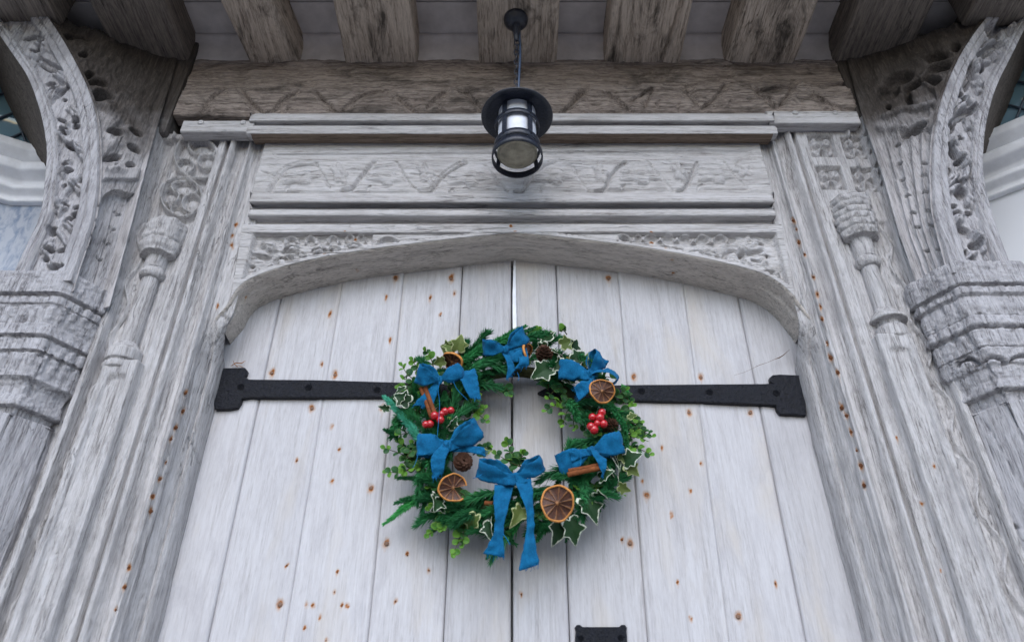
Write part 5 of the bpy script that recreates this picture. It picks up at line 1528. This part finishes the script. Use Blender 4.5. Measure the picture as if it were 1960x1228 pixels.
bow((968, 668), [(923, 664, 30, 15, 38), (1006, 636, 30, 15, -40)],
    [([(960, 672), (972, 695), (968, 728)], [(968, 668), (982, 690), (986, 708)], (0, 0, .006)), ([(985, 668), (998, 690), (984, 706)], [(1008, 662), (1012, 685), (1012, 700)], (-.002, -.006, .0)), ([(965, 662), (985, 668), (1000, 668)], [(968, 680), (985, 695), (1000, 690)], (.004, .0, .002))])
bow((1128, 714), [(1070, 706, 38, 10, 18), (1150, 678, 34, 17, -42), (1182, 726, 34, 17, 42)],
    [([(1122, 720), (1105, 735), (1098, 740)], [(1136, 722), (1134, 745), (1108, 768)], (0, -.008, .002)), ([(1100, 704), (1118, 710), (1140, 712)], [(1106, 724), (1120, 728), (1138, 724)], (-.004, -.008, -.004))])
bow((858, 852), [(916, 818, 38, 18, -40), (800, 852, 40, 8, 10)],
    [([(846, 852), (822, 872), (828, 916)], [(860, 862), (852, 880), (848, 906)], (-.002, -.010, .002)), ([(864, 848), (890, 850), (926, 856)], [(866, 864), (892, 864), (930, 874)], (.0, .002, .008)), ([(838, 838), (852, 842), (875, 836)], [(844, 862), (860, 864), (878, 856)], (-.004, -.010, -.004))], knot=9)
bow((985, 914), [(914, 893, 32, 18, 45), (1038, 884, 28, 16, -38)],
    [([(946, 925), (944, 965), (950, 1012), (926, 1058)], [(984, 924), (972, 975), (962, 1010), (966, 1066)], (-.004, -.012, -.004, .004)),
     ([(984, 922), (1000, 955), (1012, 1000), (992, 1092)], [(1016, 914), (1022, 955), (1020, 1000), (1032, 1078)], (-.004, -.010, -.006, .002)),
     ([(950, 905), (975, 906), (1008, 904)], [(952, 926), (978, 930), (1010, 922)], (-.004, -.012, -.004))], y=-.120, knot=9)
bow((1132, 862), [(1190, 846, 40, 14, -15), (1068, 892, 40, 8, 15, .02)],
    [([(1126, 858), (1140, 880), (1152, 908)], [(1150, 866), (1164, 880), (1154, 910)], (-.004, -.010, .0)), ([(1090, 866), (1112, 858), (1138, 856)], [(1094, 884), (1116, 872), (1140, 870)], (-.002, -.008, -.004))])
for pts in ([(842, 730), (838, 745), (842, 770), (840, 800), (837, 835)], [(990, 712), (994, 722), (992, 728)], [(1112, 858), (1112, 875), (1111, 890)], [(800, 870), (796, 885), (790, 895)], [(962, 1020), (970, 1030), (976, 1042)], [(868, 730), (874, 745), (895, 765)], [(905, 915), (915, 912), (925, 905)]):
    tube('loose_thread', [P3(u, v, -.128) for u, v in chaikin(pts, 2)], .0006, MAT['thread'], wreath, 5)

# ---- dried orange slices
def orange(u, v, r_px, face, y=-.115, cut=None, ell_=1.0):
    c = P3(u, v, y); R = r_px * PXM
    q = Vector((0, 0, 1)).rotation_difference(Vector(face).normalized()).to_matrix()
    q = np.array(q)
    n = 72
    th = np.linspace(0, 2 * np.pi, n, endpoint=False) if cut is None else np.linspace(math.radians(cut[0]), math.radians(cut[1]), n)
    wav = 1 + .045 * np.sin(2 * th + u) + .03 * np.sin(3 * th + v) + .015 * np.sin(7 * th + u)
    zw = .20 * R * np.sin(2 * th + v)
    closed = cut is None
    prof = [(.90, .10), (.95, .15), (1.0, .10), (1.02, 0), (1.0, -.10), (.93, -.12)]
    Pr = np.array([[(R * a * wav[i] * math.cos(th[i]), R * a * wav[i] * math.sin(th[i]), R * b + zw[i]) for i in range(n)] for a, b in prof])
    V = Pr.reshape(-1, 3) @ q.T + c
    sl = mesh_obj('orange_slice', V, grid_faces(len(prof), n, True, closed), MAT['rind'], wreath)
    rr = np.linspace(.0, .93, 16)
    TH, RR = np.meshgrid(th, rr)
    seg = np.abs(((TH * 10 / (2 * np.pi) + .15 * np.sin(u)) % 1) - .5) * 2      # 1 at the membranes
    memb = np.clip(smooth(.80, .97, seg) + (1 - smooth(.06, .16, RR)), 0, 1) * (1 - smooth(.86, .92, RR) * 0)
    z = R * (.02 + .05 * memb - .07 * (1 - memb) * np.sin(np.clip(RR, 0, 1) * np.pi)) + zw[None] * RR
    V = np.stack([R * RR * wav[None] * np.cos(TH), R * RR * wav[None] * np.sin(TH), z], -1)
    V2 = V.copy(); V2[..., 2] = -R * .06 + zw[None] * RR
    k = V.shape[0] * V.shape[1]
    F = [tuple(x) for x in grid_faces(16, n, False, closed)]
    F += [tuple(i + k for i in x[::-1]) for x in F]
    mesh_obj('flesh', np.concatenate([V.reshape(-1, 3), V2.reshape(-1, 3)]) @ q.T + c, F, MAT['flesh'], sl, True, {'margin': np.concatenate([memb.ravel(), memb.ravel()])})
orange(1152, 748, 23, (.05, -1, -.35), -.140)
orange(868, 933, 25, (.25, -1, -.3), -.120, cut=(30, 330))
orange(1067, 962, 29, (-.1, -1, -.35), -.150)
orange(865, 692, 22, (-.55, -.42, -.75), -.10)
orange(1009, 675, 19, (1.0, -.28, -.2), -.10)
orange(1097, 692, 16, (.3, -.4, .8), -.075)

# ---- pine cones
def cone(u, v, r_px, axis, y=-.11, length=1.3):
    c = P3(u, v, y); R = r_px * PXM
    q = np.array(Vector((0, 0, 1)).rotation_difference(Vector(axis).normalized()).to_matrix())
    V, F = [], []
    N_ = 64
    for i in range(N_):
        t = (i + .5) / N_
        a = i * 2.39996
        rad = R * math.sin(math.pi * (.12 + .80 * t)) ** .8
        z = R * length * (t - .5) * 1.6
        ca, sa = math.cos(a), math.sin(a)
        w = R * .30 * (1.1 - .5 * t); L1 = rad
        lift = R * (.28 - .1 * t)
        b = [(0.25 * rad, -w * .5, z), (.25 * rad, w * .5, z), (.8 * rad, w, z + lift * .6), (.8 * rad, -w, z + lift * .6), (rad * 1.05, w * .5, z + lift), (rad * 1.05, -w * .5, z + lift),
             (.8 * rad, w, z + lift * .6 - R * .1), (.8 * rad, -w, z + lift * .6 - R * .1), (rad * 1.02, 0, z + lift - R * .14)]
        k = len(V)
        V += [(x * ca - y_ * sa, x * sa + y_ * ca, zz) for x, y_, zz in b]
        F += [(k, k + 1, k + 2, k + 3), (k + 3, k + 2, k + 4, k + 5), (k + 1, k, k + 7, k + 6), (k + 6, k + 7, k + 8), (k + 2, k + 6, k + 8, k + 4), (k + 3, k + 5, k + 8, k + 7), (k + 4, k + 8, k + 5)]
    mesh_obj('pine_cone', np.array(V) @ q.T + c, F, MAT['cone'], wreath, False)
cone(1042, 679, 17, (-.1, -.75, .5))
cone(1167, 816, 15, (.5, -.6, .2), -.085)
cone(886, 884, 17, (.2, -1, -.25), -.10)

# ---- berries and cinnamon
for (u, v, r) in [(832, 795, 8), (852, 787, 7.5), (863, 785, 7), (843, 803, 7.5), (823, 811, 7.5), (815, 812, 7), (845, 792, 6.5), (1134, 798, 7.5), (1152, 789, 7.5), (1148, 799, 8.5), (1155, 811, 8), (1143, 810, 6.5), (1131, 816, 8), (1137, 822, 8.5)]:
    lathe('berry', [(r * PXM * math.sin(t) + 1e-5, -r * PXM * math.cos(t)) for t in np.linspace(0, np.pi, 12)], 18, MAT['berry'], wreath, P3(u, v, -.112 - .008 * rs.random()))
def cinnamon(u0, v0, u1, v1, y=-.10, r=5.0):
    a, b = P3(u0, v0, y), P3(u1, v1, y - .004)
    d = (b - a) / np.linalg.norm(b - a); s = np.cross(d, (0, -1, 0)); s /= np.linalg.norm(s); o = np.cross(s, d)
    V, F = [], []
    sec = []
    for k, t in enumerate(np.linspace(0, 3.1 * np.pi, 26)):      # rolled bark in section
        rr = r * PXM * (1 - .045 * t); sec.append((rr * math.cos(t), rr * math.sin(t)))
    sec = sec + [(x * .82, y_ * .82) for x, y_ in sec[::-1]]
    m = len(sec); nz = 6
    for z in np.linspace(0, 1, nz):
        for (x, y_) in sec: V.append(a + (b - a) * z + s * x * (1 + .05 * math.sin(9 * z)) + o * y_)
    F = [tuple(f) for f in grid_faces(nz, m, False, True)]
    for e in (0, (nz - 1) * m):
        for k in range(25): F.append((e + k, e + k + 1, e + m - 2 - k, e + m - 1 - k))
    mesh_obj('cinnamon_stick', V, F, MAT['cinnamon'], wreath)
cinnamon(806, 742, 828, 802, -.10, 4.5); cinnamon(814, 742, 836, 800, -.105, 4.5)
cinnamon(1086, 908, 1152, 894, -.112, 5); cinnamon(1088, 901, 1150, 889, -.108, 4.5)
cinnamon(928, 962, 944, 963, -.09, 4.5)

# ---- white ribbon it hangs by: from the ring up behind the arch
pl = [(981.5, 640), (981, 600), (981, 560), (982.5, 520), (984, 497), (984, 470)]
prr = [(989, 640), (988.5, 600), (988, 560), (987, 520), (987, 497), (987, 470)]
strip_obj('hanging_ribbon', resample([PX(u, v, y) for (u, v), y in zip(pl, (-.03, -.012, -.008, -.006, -.005, .02))], n=24), resample([PX(u, v, y) for (u, v), y in zip(prr, (-.03, -.012, -.008, -.006, -.005, .02))], n=24), wreath, mat='satin')
